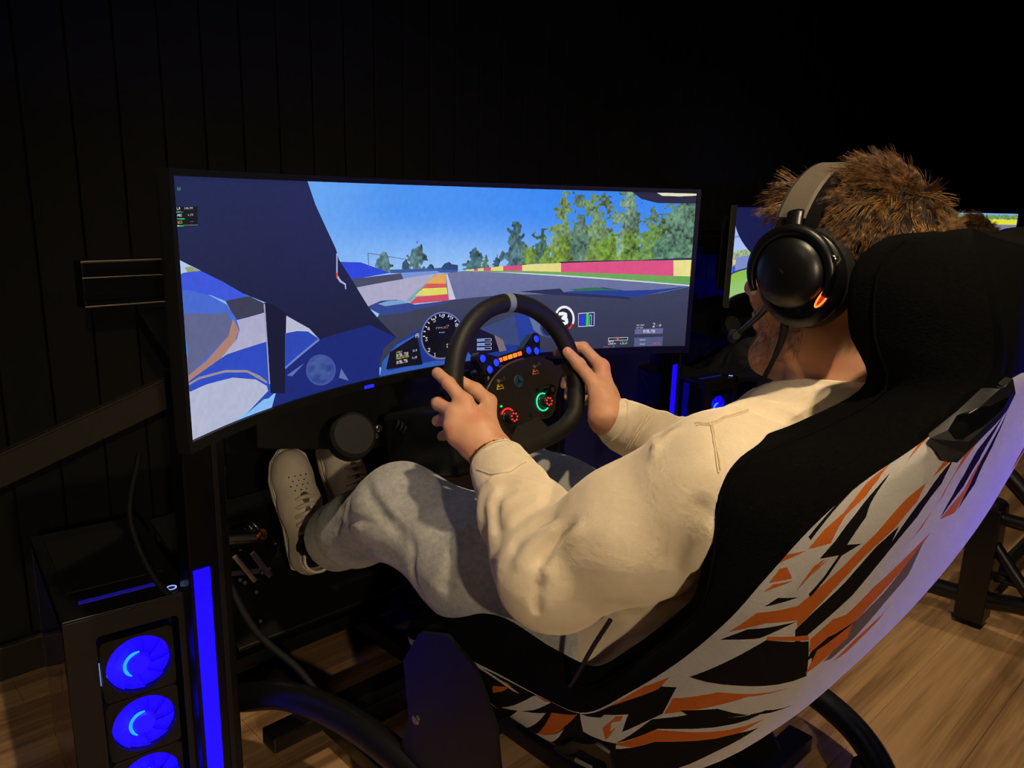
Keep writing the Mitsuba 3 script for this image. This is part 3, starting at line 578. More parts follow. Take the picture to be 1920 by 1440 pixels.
    grain = 0.94 + 0.12 * fbm(x * 45, y * 45, 2.0, octaves=2)
    return col * grain * SCREEN_GAIN
def far_fn(variant):
    def fn(p, n, uv):
        a, b = uv.x * (.42 if variant == 0 else 1.0), uv.y; x, y = a * AS * 2, b
        n1, n2 = noise(x * 30, y * 30), noise(x * 70, y * 70, 3.0)
        if variant == 0:
            col = mix(C3((190, 208, 245)), C3((150, 180, 235)), b)
            col = dr.select((b > .80) & (b < .88) & (a > .006) & (a < .03), mix(C3((90, 105, 160)), C3((130, 150, 200)), n2), col)
            col = dr.select((dr.square((a - .018) * 38) + dr.square((b - .58) * 16) + .6 * (n1 - .5) < .8) & (b > .50), C3((105, 135, 175)), col)
            col = dr.select((dr.abs(a - .055) < .0016) & (b < .74) & (b > .5), C3((85, 105, 165)), col)
            col = dr.select((dr.abs(b - .70 + .2 * a) < .006) | (dr.abs(b - .66 - .12 * a) < .005), C3((120, 145, 205)), col)
            col = dr.select((b < .50 + .1 * a) & (b > .42), mix(C3((110, 140, 100)), C3((190, 205, 160)), n1), col)
            col = dr.select(b < .43 + .06 * a, C3((128, 138, 200)), col)
            col = dr.select((b < .43) & (dr.abs(b - .29 - 2.2 * a) < .016), C3((205, 212, 240)), col)
            col = dr.select((dr.abs(a - .075) < .012) & (b > .28) & (b < .42), mix(C3((225, 205, 90)), C3((50, 80, 200)), smoothstep(.38, .34, b)), col)
            col = dr.select(b < .275 + .12 * a, C3((45, 60, 130)), col)
            col = dr.select(b < .255 + .12 * a, mix(C3((150, 195, 120)), C3((140, 190, 70)), smoothstep(0.05, 0.25, b)), col)
            col = dr.select((b - .98) > -3.4 * (a - .006), C3((24, 28, 74)), col)
        else:
            col = mix(C3((170, 205, 235)), C3((120, 170, 235)), b)
            col = dr.select(b < .985 - .03 * n1, mix(C3((60, 95, 60)), C3((150, 190, 110)), n2), col)
            col = dr.select(b < .90, C3((70, 90, 170)), col); col = dr.select(b < .885 + .02 * n1, C3((225, 222, 60)), col)
            col = dr.select(b < .8, C3((120, 124, 160)), col)
            col = dr.select(b < .3, C3((50, 56, 80)), col)
        return col
    return fn
def monitor(key, x, y, z, fn, label, w):
    loc = np.array([x, y, z]); B = .009; mv = lambda m: xf(m, loc)
    tag(key, label, 'monitor')
    m, uv = screen_mesh()
    k = f'{key}__screen'
    scene[k] = mikit.ply(mv(m), 'm_bezel', True, uv=uv, emitter={'type': 'area', 'radiance': proc(fn), 'sampling_weight': float(w)})
    h2, w2 = SH / 2, SW / 2
    add(f'{key}__bezel', mv(cat_(curved(-w2 - B, w2 + B, h2, h2 + B, -.004, .012), curved(-w2 - B, w2 + B, -h2 - B - .006, -h2, -.006, .012),
        curved(-w2 - B, -w2, -h2, h2, -.004, .012, 1), curved(w2, w2 + B, -h2, h2, -.004, .012, 1))), 'm_bezel', False)
    add(f'{key}__housing', mv(cat_(curved(-w2 - B + .002, w2 + B - .002, -h2 - B, h2 + B - .002, .0122, .016), curved(-w2 + .17, w2 - .17, -h2 + .03, h2 - .03, .016, .05), curved(-.3, .3, -h2 * .7, h2 * .7, .05, .085, 20))), 'm_black', False)
    add(f'{key}__mount', mv(cat_(rbox(.12, .20, .08, .004, (0, .178, 0)))), 'm_black', False)
monitor('curved_monitor', 0, 0, SZ, game_fn, 'wide curved monitor showing a racing game in front of the driver', 12.0)
lamp('curved_monitor__power_light', xf(rbox(.022, .006, .006, .002), (arc(-.19, -.008)[0], arc(-.19, -.008)[1] + .002, SZ - SH / 2 - .011), rot([0, 0, 1], 10)), (.02, .02, 1.6), label='small blue power light under the bezel')  # small blue emissive piece below the screen frame
monitor('curved_monitor_001', 2.13, .5, SZ - .037, far_fn(0), 'curved monitor with green and pale blue game picture seen past the headset', 2.0)
monitor('curved_monitor_002', 4.22, .45, SZ - .05, far_fn(1), 'curved monitor at the far right with only its top strip above the headrest', .5)
SEATPAT = [
 ([(-1.0, 6.0), (-1.0, 6.167), (-0.977, 6.672), (-0.951, 7.161), (-0.975, 7.129), (-1.0, 6.5)], (22, 19, 19)),
 ([(-1.0, 5.5), (-0.902, 6.18), (-0.898, 6.566), (-0.816, 7.067), (-0.919, 7.289), (-0.933, 6.937), (-0.925, 6.552), (-0.979, 5.971)], (176, 92, 40)),
 ([(-0.938, 5.64), (-0.748, 6.465), (-0.716, 7.115), (-0.803, 7.348), (-0.8, 7.009), (-0.835, 6.496), (-0.884, 6.057)], (22, 19, 19)),
 ([(-1.0, 4.5), (-1.0, 4.667), (-1.0, 4.833), (-0.943, 5.357), (-1.0, 5.0), (-1.0, 4.667)], (176, 92, 40)),
 ([(-0.606, 5.602), (-0.556, 6.034), (-0.562, 6.607), (-0.603, 7.138), (-0.637, 7.8), (-0.665, 8.549), (-0.735, 8.217), (-0.664, 7.37), (-0.63, 6.714), (-0.627, 6.002)], (176, 92, 40)),
 ([(-0.66, 6.95), (-0.706, 7.212), (-0.699, 7.593), (-0.706, 7.971), (-0.723, 7.942), (-0.714, 7.604), (-0.72, 7.201), (-0.716, 7.115)], (22, 19, 19)),
 ([(-0.753, 7.266), (-0.775, 7.447), (-0.775, 7.63), (-0.761, 7.395)], (176, 92, 40)),
 ([(-0.548, 6.561), (-0.511, 7.145), (-0.543, 7.861), (-0.601, 8.581), (-0.619, 8.858), (-0.667, 8.595), (-0.653, 8.273), (-0.612, 7.668), (-0.583, 6.965)], (22, 19, 19)),
 ([(-0.597, 5.019), (-0.606, 5.458), (-0.642, 5.092)], (176, 92, 40)),
 ([(-0.592, 5.007), (-0.504, 5.625), (-0.485, 6.4), (-0.504, 6.934), (-0.522, 7.387), (-0.53, 6.659), (-0.539, 5.884), (-0.579, 5.341)], (22, 19, 19)),
 ([(-0.535, 3.938), (-0.522, 4.703), (-0.466, 5.482), (-0.416, 5.97), (-0.414, 6.325), (-0.423, 6.833), (-0.45, 7.126), (-0.408, 6.713), (-0.42, 6.018), (-0.482, 5.358), (-0.577, 4.607)], (176, 92, 40)),
 ([(-0.502, 3.961), (-0.366, 5.129), (-0.305, 5.918), (-0.324, 6.655), (-0.346, 6.066), (-0.387, 5.508), (-0.463, 4.824)], (22, 19, 19)),
 ([(-0.368, 4.848), (-0.249, 5.902), (-0.229, 6.679), (-0.322, 6.668), (-0.276, 6.077)], (176, 92, 40)),
 ([(-0.494, 3.833), (-0.338, 4.825), (-0.208, 6.035), (-0.221, 6.645), (-0.255, 5.947), (-0.368, 4.848)], (22, 19, 19)),
 ([(-0.329, 6.927), (-0.337, 7.307), (-0.4, 7.903), (-0.438, 8.417), (-0.493, 8.862), (-0.546, 8.94), (-0.581, 8.699), (-0.553, 8.311), (-0.508, 8.238), (-0.469, 7.782), (-0.396, 7.34)], (176, 92, 40)),
 ([(-0.337, 7.091), (-0.307, 7.773), (-0.341, 8.24), (-0.366, 8.801), (-0.404, 9.153), (-0.432, 9.163), (-0.434, 8.706), (-0.438, 8.417), (-0.391, 7.958), (-0.355, 7.402)], (96, 84, 68)),
 ([(-0.284, 8.14), (-0.293, 8.485), (-0.354, 8.86), (-0.377, 9.235), (-0.337, 9.137), (-0.292, 8.647)], (176, 92, 40)),
 ([(-0.431, 8.459), (-0.45, 8.728), (-0.522, 9.109), (-0.536, 8.94), (-0.514, 8.648)], (22, 19, 19)),
 ([(-0.747, 8.91), (-0.582, 8.742), (-0.456, 9.417), (-0.882, 10.088)], (22, 19, 19)),
 ([(-0.753, 8.849), (-0.603, 8.638), (-0.582, 8.719), (-0.747, 8.91)], (176, 92, 40)),
 ([(-0.688, 8.45), (-0.779, 8.925), (-0.939, 9.334), (-0.865, 8.907)], (22, 19, 19)),
 ([(-0.717, 8.134), (-0.653, 8.355), (-0.81, 8.651), (-0.936, 9.15), (-0.892, 8.581)], (176, 92, 40)),
 ([(-0.755, 8.02), (-0.882, 8.414), (-0.852, 8.157)], (22, 19, 19)),
 ([(-0.85, 7.803), (-0.952, 8.205), (-0.935, 7.998)], (176, 92, 40)),
 ([(-0.974, 7.737), (-0.945, 7.666), (-0.865, 7.775), (-0.963, 8.017), (-0.968, 7.86)], (176, 92, 40)),
 ([(-0.921, 7.323), (-1.0, 7.667), (-1.0, 7.5)], (176, 92, 40)),
 ([(-0.665, 6.959), (-0.7, 7.182), (-0.801, 7.342), (-0.765, 7.058)], (22, 19, 19)),
 ([(-0.769, 7.287), (-0.792, 7.934), (-0.801, 7.479)], (176, 92, 40)),
 ([(-0.486, 9.615), (-0.611, 9.892), (-0.798, 10.86), (-0.84, 10.547), (-0.725, 10.019)], (176, 92, 40)),
 ([(-0.36, 10.127), (-0.487, 10.103), (-0.723, 10.644), (-0.767, 10.632), (-0.662, 10.281)], (22, 19, 19)),
 ([(-0.483, 10.118), (-0.518, 10.33), (-0.748, 11.14), (-0.786, 11.813), (-0.806, 11.073), (-0.727, 10.629)], (22, 19, 19)),
 ([(-0.448, 10.316), (-0.487, 10.66), (-0.786, 11.9), (-0.752, 11.183)], (176, 92, 40)),
 ([(-0.877, 10.365), (-0.802, 10.877), (-0.826, 11.591), (-0.887, 11.322), (-0.989, 12.155), (-0.987, 11.613), (-0.984, 10.75)], (22, 19, 19)),
 ([(-0.421, 10.563), (-0.452, 10.975), (-0.522, 11.718), (-0.5, 12.667), (-0.758, 11.976), (-0.7, 11.353), (-0.499, 10.663)], (22, 19, 19)),
 ([(-0.948, 10.325), (-0.924, 10.627), (-0.949, 11.062), (-0.985, 11.5), (-0.987, 10.806)], (176, 92, 40)),
 ([(-0.536, 8.899), (-0.485, 8.577), (-0.438, 8.4), (-0.448, 8.77), (-0.483, 9.196)], (22, 19, 19)),
 ([(-0.442, 8.449), (-0.516, 8.9), (-0.472, 9.373), (-0.452, 9.215), (-0.41, 8.761)], (176, 92, 40)),
 ([(-0.97, 14.6), (-0.998, 12.912), (-0.994, 12.148), (-0.866, 12.308), (-0.783, 11.821), (-0.5, 12.667), (-0.55, 13.333), (-0.55, 13.667), (-0.55, 14.0)], (22, 19, 19)),
 ([(-0.986, 13.202), (-0.988, 12.907), (-0.876, 13.256), (-0.689, 13.914)], (176, 172, 168)),
 ([(-0.992, 13.199), (-0.993, 12.903), (-0.973, 13.048)], (176, 92, 40)),
 ([(-0.55, 14.0), (-0.793, 13.558), (-0.891, 13.073), (-0.6, 13.667)], (176, 172, 168)),
 ([(-0.914, 12.945), (-0.984, 12.226), (-0.861, 12.729), (-0.63, 13.479)], (176, 92, 40)),
 ([(-0.63, 13.479), (-0.834, 12.799), (-0.559, 13.46), (-0.6, 13.667), (-0.55, 13.667)], (176, 172, 168)),
 ([(-0.6, 13.833), (-0.6, 13.667), (-0.6, 13.667)], (176, 92, 40)),
 ([(-0.55, 13.667), (-0.64, 13.224), (-0.55, 13.333), (-0.55, 13.5)], (176, 92, 40)),
 ([(-0.55, 13.667), (-0.55, 13.5), (-0.6, 13.5)], (176, 172, 168)),
 ([(-0.55, 13.333), (-0.55, 13.333), (-0.6, 13.333), (-0.55, 13.5)], (176, 172, 168)),
 ([(-0.95, 13.895), (-0.97, 14.2), (-0.936, 13.559), (-0.963, 13.646)], (176, 92, 40)),
 ([(-0.922, 13.586), (-0.97, 14.25), (-0.98, 14.1), (-0.931, 13.467)], (176, 172, 168)),
 ([(-0.873, 13.921), (-0.937, 13.63), (-0.871, 13.766), (-0.814, 13.935)], (176, 92, 40)),
 ([(-0.872, 12.296), (-0.95, 11.673), (-0.887, 11.311), (-0.828, 11.704), (-0.805, 11.879)], (176, 172, 168)),
 ([(-0.884, 11.839), (-0.912, 11.504), (-0.895, 11.392), (-0.839, 11.763), (-0.813, 11.947)], (176, 92, 40)),
 ([(-0.893, 11.634), (-0.872, 11.446), (-0.853, 11.757)], (176, 172, 168)),
]
SLOT = [(-0.71, 3.159), (-1.0, 3.667), (-1.0, 4.167), (-1.0, 4.5), (-1.0, 4.833), (-0.927, 4.954), (-0.702, 5.031), (-0.612, 5.025), (-0.613, 4.719), (-0.61, 4.367), (-0.59, 3.85), (-0.615, 3.431)]
HOLE = [(-0.656, 3.527), (-0.882, 3.975), (-0.961, 4.386), (-0.924, 4.65), (-0.807, 4.665), (-0.683, 4.606), (-0.665, 4.297), (-0.635, 3.871)]
SLOT2 = [(-0.65, 13.196), (-0.803, 12.636), (-0.816, 12.091), (-0.754, 11.985), (-0.608, 12.335), (-0.5, 12.667), (-0.55, 13.0), (-0.55, 13.333)]
HOLE2 = [(-0.613, 13.155), (-0.764, 12.533), (-0.699, 12.229), (-0.5, 12.667), (-0.5, 12.833), (-0.6, 13.0)]
FOLDS_HOODIE = [
 ([(-0.1577, -0.7379, 0.9275), (-0.1447, -0.7555, 0.9252), (-0.1349, -0.7749, 0.9196), (-0.1264, -0.7911, 0.912)], -0.00396, 0.0072),
 ([(-0.1315, -0.7341, 0.9288), (-0.1257, -0.7585, 0.9278), (-0.1205, -0.7831, 0.9219)], 0.004, 0.008),
 ([(-0.1128, -0.7887, 0.9307), (-0.1063, -0.7999, 0.9397), (-0.0962, -0.8194, 0.9472), (-0.0869, -0.8346, 0.95)], -0.00264, 0.0048000000000000004),
 ([(-0.1044, -0.7856, 0.9442), (-0.0946, -0.8033, 0.9513), (-0.083, -0.8276, 0.9543)], 0.0036, 0.0072),
 ([(-0.3015, -0.6078, 0.7845), (-0.3074, -0.5866, 0.7566), (-0.3146, -0.5799, 0.7394), (-0.3194, -0.5797, 0.7266)], -0.0048, 0.0088),
 ([(-0.2639, -0.4811, 0.7842), (-0.2768, -0.4657, 0.7752), (-0.2886, -0.4639, 0.7607), (-0.2986, -0.4794, 0.7439)], -0.00396, 0.0072),
 ([(-0.1972, -0.7317, 0.716), (-0.1958, -0.7144, 0.6971), (-0.1983, -0.6927, 0.6802)], 0.0036, 0.0072),
 ([(-0.211, -0.7426, 0.739), (-0.2034, -0.7182, 0.7113), (-0.2019, -0.6916, 0.6855)], -0.00352, 0.0064),
 ([(-0.2589, -0.766, 0.8226), (-0.2525, -0.7568, 0.7922), (-0.2396, -0.7324, 0.7528)], 0.004, 0.008),
 ([(-0.2548, -0.3971, 0.7817), (-0.2595, -0.4249, 0.7851), (-0.2499, -0.4451, 0.7917), (-0.2257, -0.4522, 0.7982)], -0.00264, 0.0048000000000000004),
 ([(-0.2678, -0.4187, 0.7732), (-0.2636, -0.4317, 0.7823), (-0.2553, -0.4475, 0.7879), (-0.2486, -0.4695, 0.7895), (-0.2427, -0.4925, 0.7885)], 0.004, 0.008),
 ([(-0.2796, -0.4539, 0.7677), (-0.2676, -0.4599, 0.7804), (-0.2561, -0.4772, 0.7873), (-0.2437, -0.4996, 0.7862)], -0.00352, 0.0064),
 ([(-0.2897, -0.4505, 0.7443), (-0.2789, -0.4467, 0.7653), (-0.2698, -0.4538, 0.7776)], 0.004, 0.008),
 ([(-0.3043, -0.4881, 0.7301), (-0.2941, -0.4659, 0.7505), (-0.2832, -0.4579, 0.7652)], -0.00396, 0.0072),
 ([(-0.3042, -0.5001, 0.7372), (-0.2874, -0.4981, 0.759), (-0.2663, -0.5123, 0.773), (-0.2501, -0.5161, 0.779)], 0.0044, 0.0088),
 ([(-0.3242, -0.5257, 0.7225), (-0.3083, -0.5318, 0.7493), (-0.2927, -0.55, 0.7685), (-0.2921, -0.5782, 0.7833)], -0.0044, 0.008),
 ([(-0.3301, -0.5441, 0.7108), (-0.3203, -0.5505, 0.7333), (-0.3039, -0.565, 0.7594), (-0.2983, -0.5894, 0.7802)], 0.0044, 0.0088),
 ([(-0.3243, -0.57, 0.7188), (-0.3174, -0.5737, 0.7351), (-0.3113, -0.58, 0.7469), (-0.3025, -0.5988, 0.7762), (-0.2996, -0.6191, 0.7945)], -0.0044, 0.008),
 ([(-0.3225, -0.5776, 0.7182), (-0.3175, -0.5851, 0.728), (-0.3098, -0.5892, 0.7498), (-0.3052, -0.6116, 0.7758), (-0.2987, -0.6314, 0.7996)], 0.0048, 0.009600000000000001),
 ([(-0.3224, -0.5745, 0.6615), (-0.326, -0.5785, 0.6938), (-0.3235, -0.5788, 0.7132)], -0.00352, 0.0064),
 ([(-0.2614, -0.7599, 0.8608), (-0.2691, -0.7451, 0.8285), (-0.2653, -0.7295, 0.7864), (-0.2562, -0.7174, 0.7526)], -0.0048, 0.012),
 ([(-0.2593, -0.7687, 0.8384), (-0.2603, -0.7501, 0.7999), (-0.2468, -0.7256, 0.7526)], 0.0048, 0.011200000000000002),
 ([(-0.2536, -0.7724, 0.8183), (-0.2445, -0.7557, 0.779), (-0.2192, -0.7184, 0.724)], -0.00396, 0.0072),
 ([(-0.2344, -0.7596, 0.772), (-0.2102, -0.73, 0.7283), (-0.2059, -0.7026, 0.6987)], -0.00352, 0.0064),
 ([(-0.2332, -0.7396, 0.7534), (-0.2219, -0.7172, 0.7245), (-0.2156, -0.6967, 0.6998)], 0.0036, 0.0072),
 ([(-0.2056, -0.6697, 0.6703), (-0.2102, -0.6993, 0.6989), (-0.214, -0.7211, 0.7233)], -0.0044, 0.008),
 ([(-0.2211, -0.7273, 0.9187), (-0.2356, -0.7419, 0.9089), (-0.2468, -0.7535, 0.8946), (-0.253, -0.7608, 0.8809)], -0.0011, 0.004),
 ([(-0.2213, -0.7052, 0.9155), (-0.2162, -0.7254, 0.9206), (-0.1941, -0.7319, 0.9262), (-0.1586, -0.7357, 0.9277)], -0.0011, 0.004),
 ([(-0.2192, -0.7094, 0.9175), (-0.2096, -0.7252, 0.9229), (-0.1829, -0.7306, 0.927)], 0.002, 0.004),
 ([(-0.2398, -0.6647, 0.8803), (-0.2239, -0.6631, 0.8899), (-0.2246, -0.6851, 0.9045)], -0.0030800000000000003, 0.005600000000000001),
 ([(0.0744, -0.3924, 0.7456), (0.0802, -0.4086, 0.7795), (0.1067, -0.4075, 0.8013)], -0.00176, 0.004),
 ([(0.0796, -0.3978, 0.744), (0.0865, -0.4131, 0.7774), (0.1127, -0.4125, 0.7975)], 0.0024000000000000002, 0.0048000000000000004),
 ([(-0.2483, -0.6684, 0.8752), (-0.2309, -0.6639, 0.8862), (0.1302, -0.4329, 0.7815)], 0.0036, 0.0072),
 ([(-0.2444, -0.6826, 0.8884), (-0.2349, -0.684, 0.8971), (-0.2295, -0.6914, 0.9051)], 0.0032, 0.0064),
]
FOLDS_JEANS = [
 ([(-0.2184, -0.0506, 0.6643), (-0.2426, -0.1069, 0.6579), (-0.2441, -0.145, 0.6374), (-0.2419, -0.1789, 0.6185), (-0.2418, -0.206, 0.6103)], -0.0048, 0.012),
 ([(-0.2302, -0.0279, 0.6278), (-0.2371, -0.0211, 0.5959), (-0.2389, -0.0176, 0.5729)], 0.0044, 0.0088),
 ([(-0.23, -0.0961, 0.6725), (-0.2361, -0.1386, 0.6539), (-0.2364, -0.1762, 0.6336)], 0.0048, 0.012),
 ([(-0.2389, -0.0174, 0.5696), (-0.2574, -0.0797, 0.6073), (-0.2577, -0.1108, 0.6152), (-0.2526, -0.1376, 0.6166)], -0.0030800000000000003, 0.005600000000000001),
 ([(-0.2436, -0.0361, 0.5772), (-0.2575, -0.0846, 0.5974), (-0.2572, -0.0991, 0.5899)], 0.0028000000000000004, 0.005600000000000001),
 ([(-0.2399, -0.2079, 0.6162), (-0.2445, -0.2251, 0.6005), (-0.2477, -0.2269, 0.5704), (-0.243, -0.2337, 0.5394)], -0.0048, 0.0088),
 ([(-0.2318, -0.3071, 0.6205), (-0.2493, -0.2927, 0.5818), (-0.2505, -0.2777, 0.5538)], 0.004, 0.008),
 ([(-0.235, -0.3191, 0.6094), (-0.246, -0.3128, 0.583), (-0.2485, -0.3081, 0.5597)], -0.0048, 0.0088),
 ([(-0.199, 0.112, 0.4371), (-0.2229, 0.0051, 0.5047), (-0.2475, -0.1139, 0.5616), (-0.2459, -0.1746, 0.5769)], -0.0048, 0.010000000000000002),
 ([(-0.2084, -0.0165, 0.4947), (-0.2261, -0.0865, 0.5325), (-0.242, -0.1594, 0.5582)], 0.0044, 0.0088),
 ([(-0.2306, 0.037, 0.5358), (-0.232, 0.0101, 0.5715), (-0.2197, 0.0116, 0.6002)], -0.0044, 0.008),
 ([(-0.2291, -0.2836, 0.6307), (-0.2111, -0.302, 0.6456), (-0.1921, -0.3191, 0.6542)], 0.0048, 0.012),
]
SEAMS = [[(-0.2207, -0.7076, 0.9164), (-0.2162, -0.7254, 0.9206), (-0.1951, -0.7325, 0.926), (-0.1586, -0.7357, 0.9277)], [(-0.2178, -0.726, 0.9201), (-0.2338, -0.74, 0.9105), (-0.2457, -0.7521, 0.8964), (-0.2529, -0.761, 0.881)], [(-0.2238, -0.7125, 0.916), (-0.2192, -0.7283, 0.9196), (-0.1988, -0.7355, 0.925), (-0.1646, -0.7392, 0.9272)], [(-0.2171, -0.728, 0.9204), (-0.2329, -0.7419, 0.9108), (-0.2441, -0.7534, 0.8976), (-0.2499, -0.7616, 0.8853)], [(0.0744, -0.3924, 0.7456), (0.0801, -0.4087, 0.7787), (0.1083, -0.4071, 0.8017)], [(0.0782, -0.3952, 0.7432), (0.0836, -0.4113, 0.7764), (0.1111, -0.4103, 0.7992)], [(-0.2518, -0.3854, 0.782), (-0.2569, -0.422, 0.7869), (-0.2484, -0.4436, 0.7928), (-0.2168, -0.4453, 0.8001)]]

# ---------------------------------------------------------------- bucket seat: lofted shell
ST = [((-.955, 1.120), (-.915, 1.135), (-.875, 1.130), .090, .085), ((-.975, 1.105), (-.930, 1.122), (-.845, 1.122), .128, .125), ((-.988, 1.06), (-.955, 1.075), (-.826, 1.09), .152, .147),
      ((-.992, 1.01), (-.968, 1.02), (-.830, 1.03), .157, .147), ((-.982, .965), (-.958, .985), (-.850, .975), .168, .138), ((-.968, .925), (-.932, .945), (-.795, .925), .205, .165),
      ((-.953, .885), (-.898, .905), (-.752, .897), .235, .230), ((-.938, .835), (-.865, .855), (-.742, .862), .255, .255), ((-.918, .77), (-.828, .79), (-.748, .80), .262, .257),
      ((-.885, .69), (-.793, .73), (-.742, .735), .262, .252), ((-.840, .60), (-.738, .655), (-.713, .69), .257, .245), ((-.785, .51), (-.672, .58), (-.650, .615), .252, .24),
      ((-.700, .41), (-.600, .51), (-.590, .558), .25, .24), ((-.580, .355), (-.530, .493), (-.520, .548), .25, .24), ((-.42, .345), (-.41, .482), (-.40, .552), .25, .24),
      ((-.28, .355), (-.285, .46), (-.285, .515), .247, .235), ((-.205, .37), (-.205, .43), (-.205, .475), .235, .22), ((-.165, .40), (-.165, .42), (-.165, .44), .21, .19)]
def seat_ring(S, B, E, wb, we):
    S, B, E = (np.array(v) for v in (S, B, E)); D = E - S; L = np.linalg.norm(D); n = D / L; th = min(.06, .5 * L)
    P = [(0, S), (.42 * wb, S + .03 * (B - S)), (.78 * wb, S + .22 * (B - S)), (.965 * wb, S + .62 * (B - S)), (wb, B), ((wb + we) / 2 + .006, .5 * (B + E)), (we + .001, E - .012 * n),
         (we - .010, E + .002 * n), (we - .026, E - .003 * n), (we - .040, E - .03 * n), (we - .052, S + n * max(.45 * L, th)), (we * .70, S + n * (th + .012)), (we * .35, S + n * th), (0, S + n * th)]
    return np.array([[x, *p] for x, p in P])
NS, NA = 6, 5
_ringv = np.array([seat_ring(*s) for s in ST])                     # stations x 14 x 3
_dense = np.stack([spline(_ringv[:, j], NS) for j in range(14)], 1)  # refine along the seat
_half = np.stack([spline(np.vstack([r[1] * [-1, 1, 1], r, r[-2] * [-1, 1, 1]]), NA)[NA:-NA] for r in _dense])   # refine across
KB = 4 * NA                                                        # index of the print's edge
def strip_mesh(G, closed=False):
    a, b = G.shape[:2]; V = G.reshape(-1, 3); i, j = np.meshgrid(np.arange(a - 1), np.arange(b - 1), indexing='ij'); k = (i * b + j).ravel()
    return trimesh.Trimesh(V, np.vstack([np.stack([k, k + b, k + b + 1], 1), np.stack([k, k + b + 1, k + 1], 1)]), process=False)
def mirror(G): return G[:, ::-1] * [-1, 1, 1]
_pr = np.concatenate([mirror(_half[:, :KB + 1])[:, :-1], _half[:, :KB + 1]], 1)   # printed back: right to left? from -x to +x
SEAT_V = np.linspace(0, len(ST) - 1, _pr.shape[0]); SEAT_U = np.linspace(-1, 1, _pr.shape[1])
def seat_uv(): 
    v, u = np.meshgrid(SEAT_V, SEAT_U, indexing='ij'); return np.stack([u, v], -1).reshape(-1, 2)
_bl = np.concatenate([_half[:, KB:], mirror(_half[:, KB:])[:, 1:]], 1)            # black cover over the rims and the inside
_bl[:, 0] += 0; 
def seat_fn(p, n, uv):
    u, v = -dr.abs(uv.x), uv.y
    col = C3((176, 172, 168))
    for pts, c in SEATPAT:
        col = dr.select(in_poly(u, v, pts), C3(c), col)
    col = dr.select(in_poly(u, v, [(-1.02, -.02), (.02, -.02), (.02, 2.85), (-.55, 3.05), (-.8, 3.39), (-1.02, 4.2)]), C3((5, 5, 5)), col)
    return col * (0.93 + 0.14 * noise(p.x * 900, p.y * 900, p.z * 900))
bump('m_print', proc(seat_fn), lambda p, n, uv: 0.5 * noise(p.x * 700, p.y * 700, p.z * 700), 0.85, scale=.0004, spec=.05)
bump('m_cloth_black', proc(lambda p, n, uv: mix(mi.Color3f(.0018, .0018, .0019), mi.Color3f(.0042, .0041, .0039), noise(p.x * 500, p.y * 500, p.z * 500))), lambda p, n, uv: noise(p.x * 600, p.y * 600, p.z * 600), 01.0, scale=.0004, spec=.06)
tag('bucket_seat', 'black bucket racing seat with white and orange shard print on its shell, holding the driver', 'seat')
def cap_rows(G):   # close both ends of a loft
    return [strip_mesh(G)]
scene['bucket_seat__shell'] = mikit.ply(strip_mesh(_pr[:, ::-1]), 'm_print', True, uv=seat_uv().reshape(len(SEAT_V), -1, 2)[:, ::-1].reshape(-1, 2))
tag('bucket_seat__shell', 'white shell printed with orange and black shards')
ends = []
for i in (0, -1):
    loop = np.vstack([_pr[i], _bl[i][1:-1]]); c = loop.mean(0); V = np.vstack([loop, c]); k = len(loop)
    ends.append(trimesh.Trimesh(V, [(j, (j + 1) % k, k) for j in range(k)], process=False))
scene['bucket_seat__cover'] = mikit.ply(cat_(strip_mesh(_bl[:, ::-1]), *ends), 'm_cloth_black', 50)
tag('bucket_seat__cover', 'black cloth cover on the bolsters and inside')
# seam piping along the rims
for sgn in (1, -1):
    path = _half[4:-4:2, KB + NA + 3] * [sgn, 1, 1]
    add('bucket_seat__piping', tube(path + np.array([sgn * .0008, 0, 0]), .0016, 8), 'm_cloth_black', True)
def seat_at(u, v):
    """point and outward normal of the printed shell"""
    fu = (np.clip(u, -1, 1) + 1) / 2 * (len(SEAT_U) - 1); fv = np.clip(v, 0, len(ST) - 1) / (len(ST) - 1) * (len(SEAT_V) - 1)
    def at(a, b):
        a = np.clip(a, 0, len(SEAT_U) - 1); b = np.clip(b, 0, len(SEAT_V) - 1)
        i, j = min(int(b), len(SEAT_V) - 2), min(int(a), len(SEAT_U) - 2); s, t = b - i, a - j
        return (_pr[i, j] * (1 - s) + _pr[i + 1, j] * s) * (1 - t) + (_pr[i, j + 1] * (1 - s) + _pr[i + 1, j + 1] * s) * t
    p = at(fu, fv); n = np.cross(at(fu + .6, fv) - at(fu - .6, fv), at(fu, fv + .6) - at(fu, fv - .6)); n /= np.linalg.norm(n)
    if n @ (p - np.array([0, -.5, .75])) < 0: n = -n
    return p, n
def seat_patch(outline, lift, thick, hole=None, step=40):
    """thick plate that follows the shell inside an outline given in (u, v)"""
    o = sg.Polygon(outline) if hole is None else sg.Polygon(outline).difference(sg.Polygon(hole))
    b, f = trimesh.creation.triangulate_polygon(o.segmentize(.12), engine='earcut')
    P = [seat_at(*q) for q in b]; top = np.array([p + n * (lift + thick) for p, n in P]); bot = np.array([p + n * (lift - .012) for p, n in P]); k = len(b)
    F = [f, f[:, ::-1] + k]; e = np.sort(np.vstack([f[:, [0, 1]], f[:, [1, 2]], f[:, [2, 0]]]), 1); un, c = np.unique(e, axis=0, return_counts=True)
    un = un[c == 1]; F += [np.stack([un[:, 0], un[:, 1], un[:, 1] + k], 1), np.stack([un[:, 0], un[:, 1] + k, un[:, 0] + k], 1)]
    return trimesh.Trimesh(np.vstack([top, bot]), np.vstack(F), process=False)
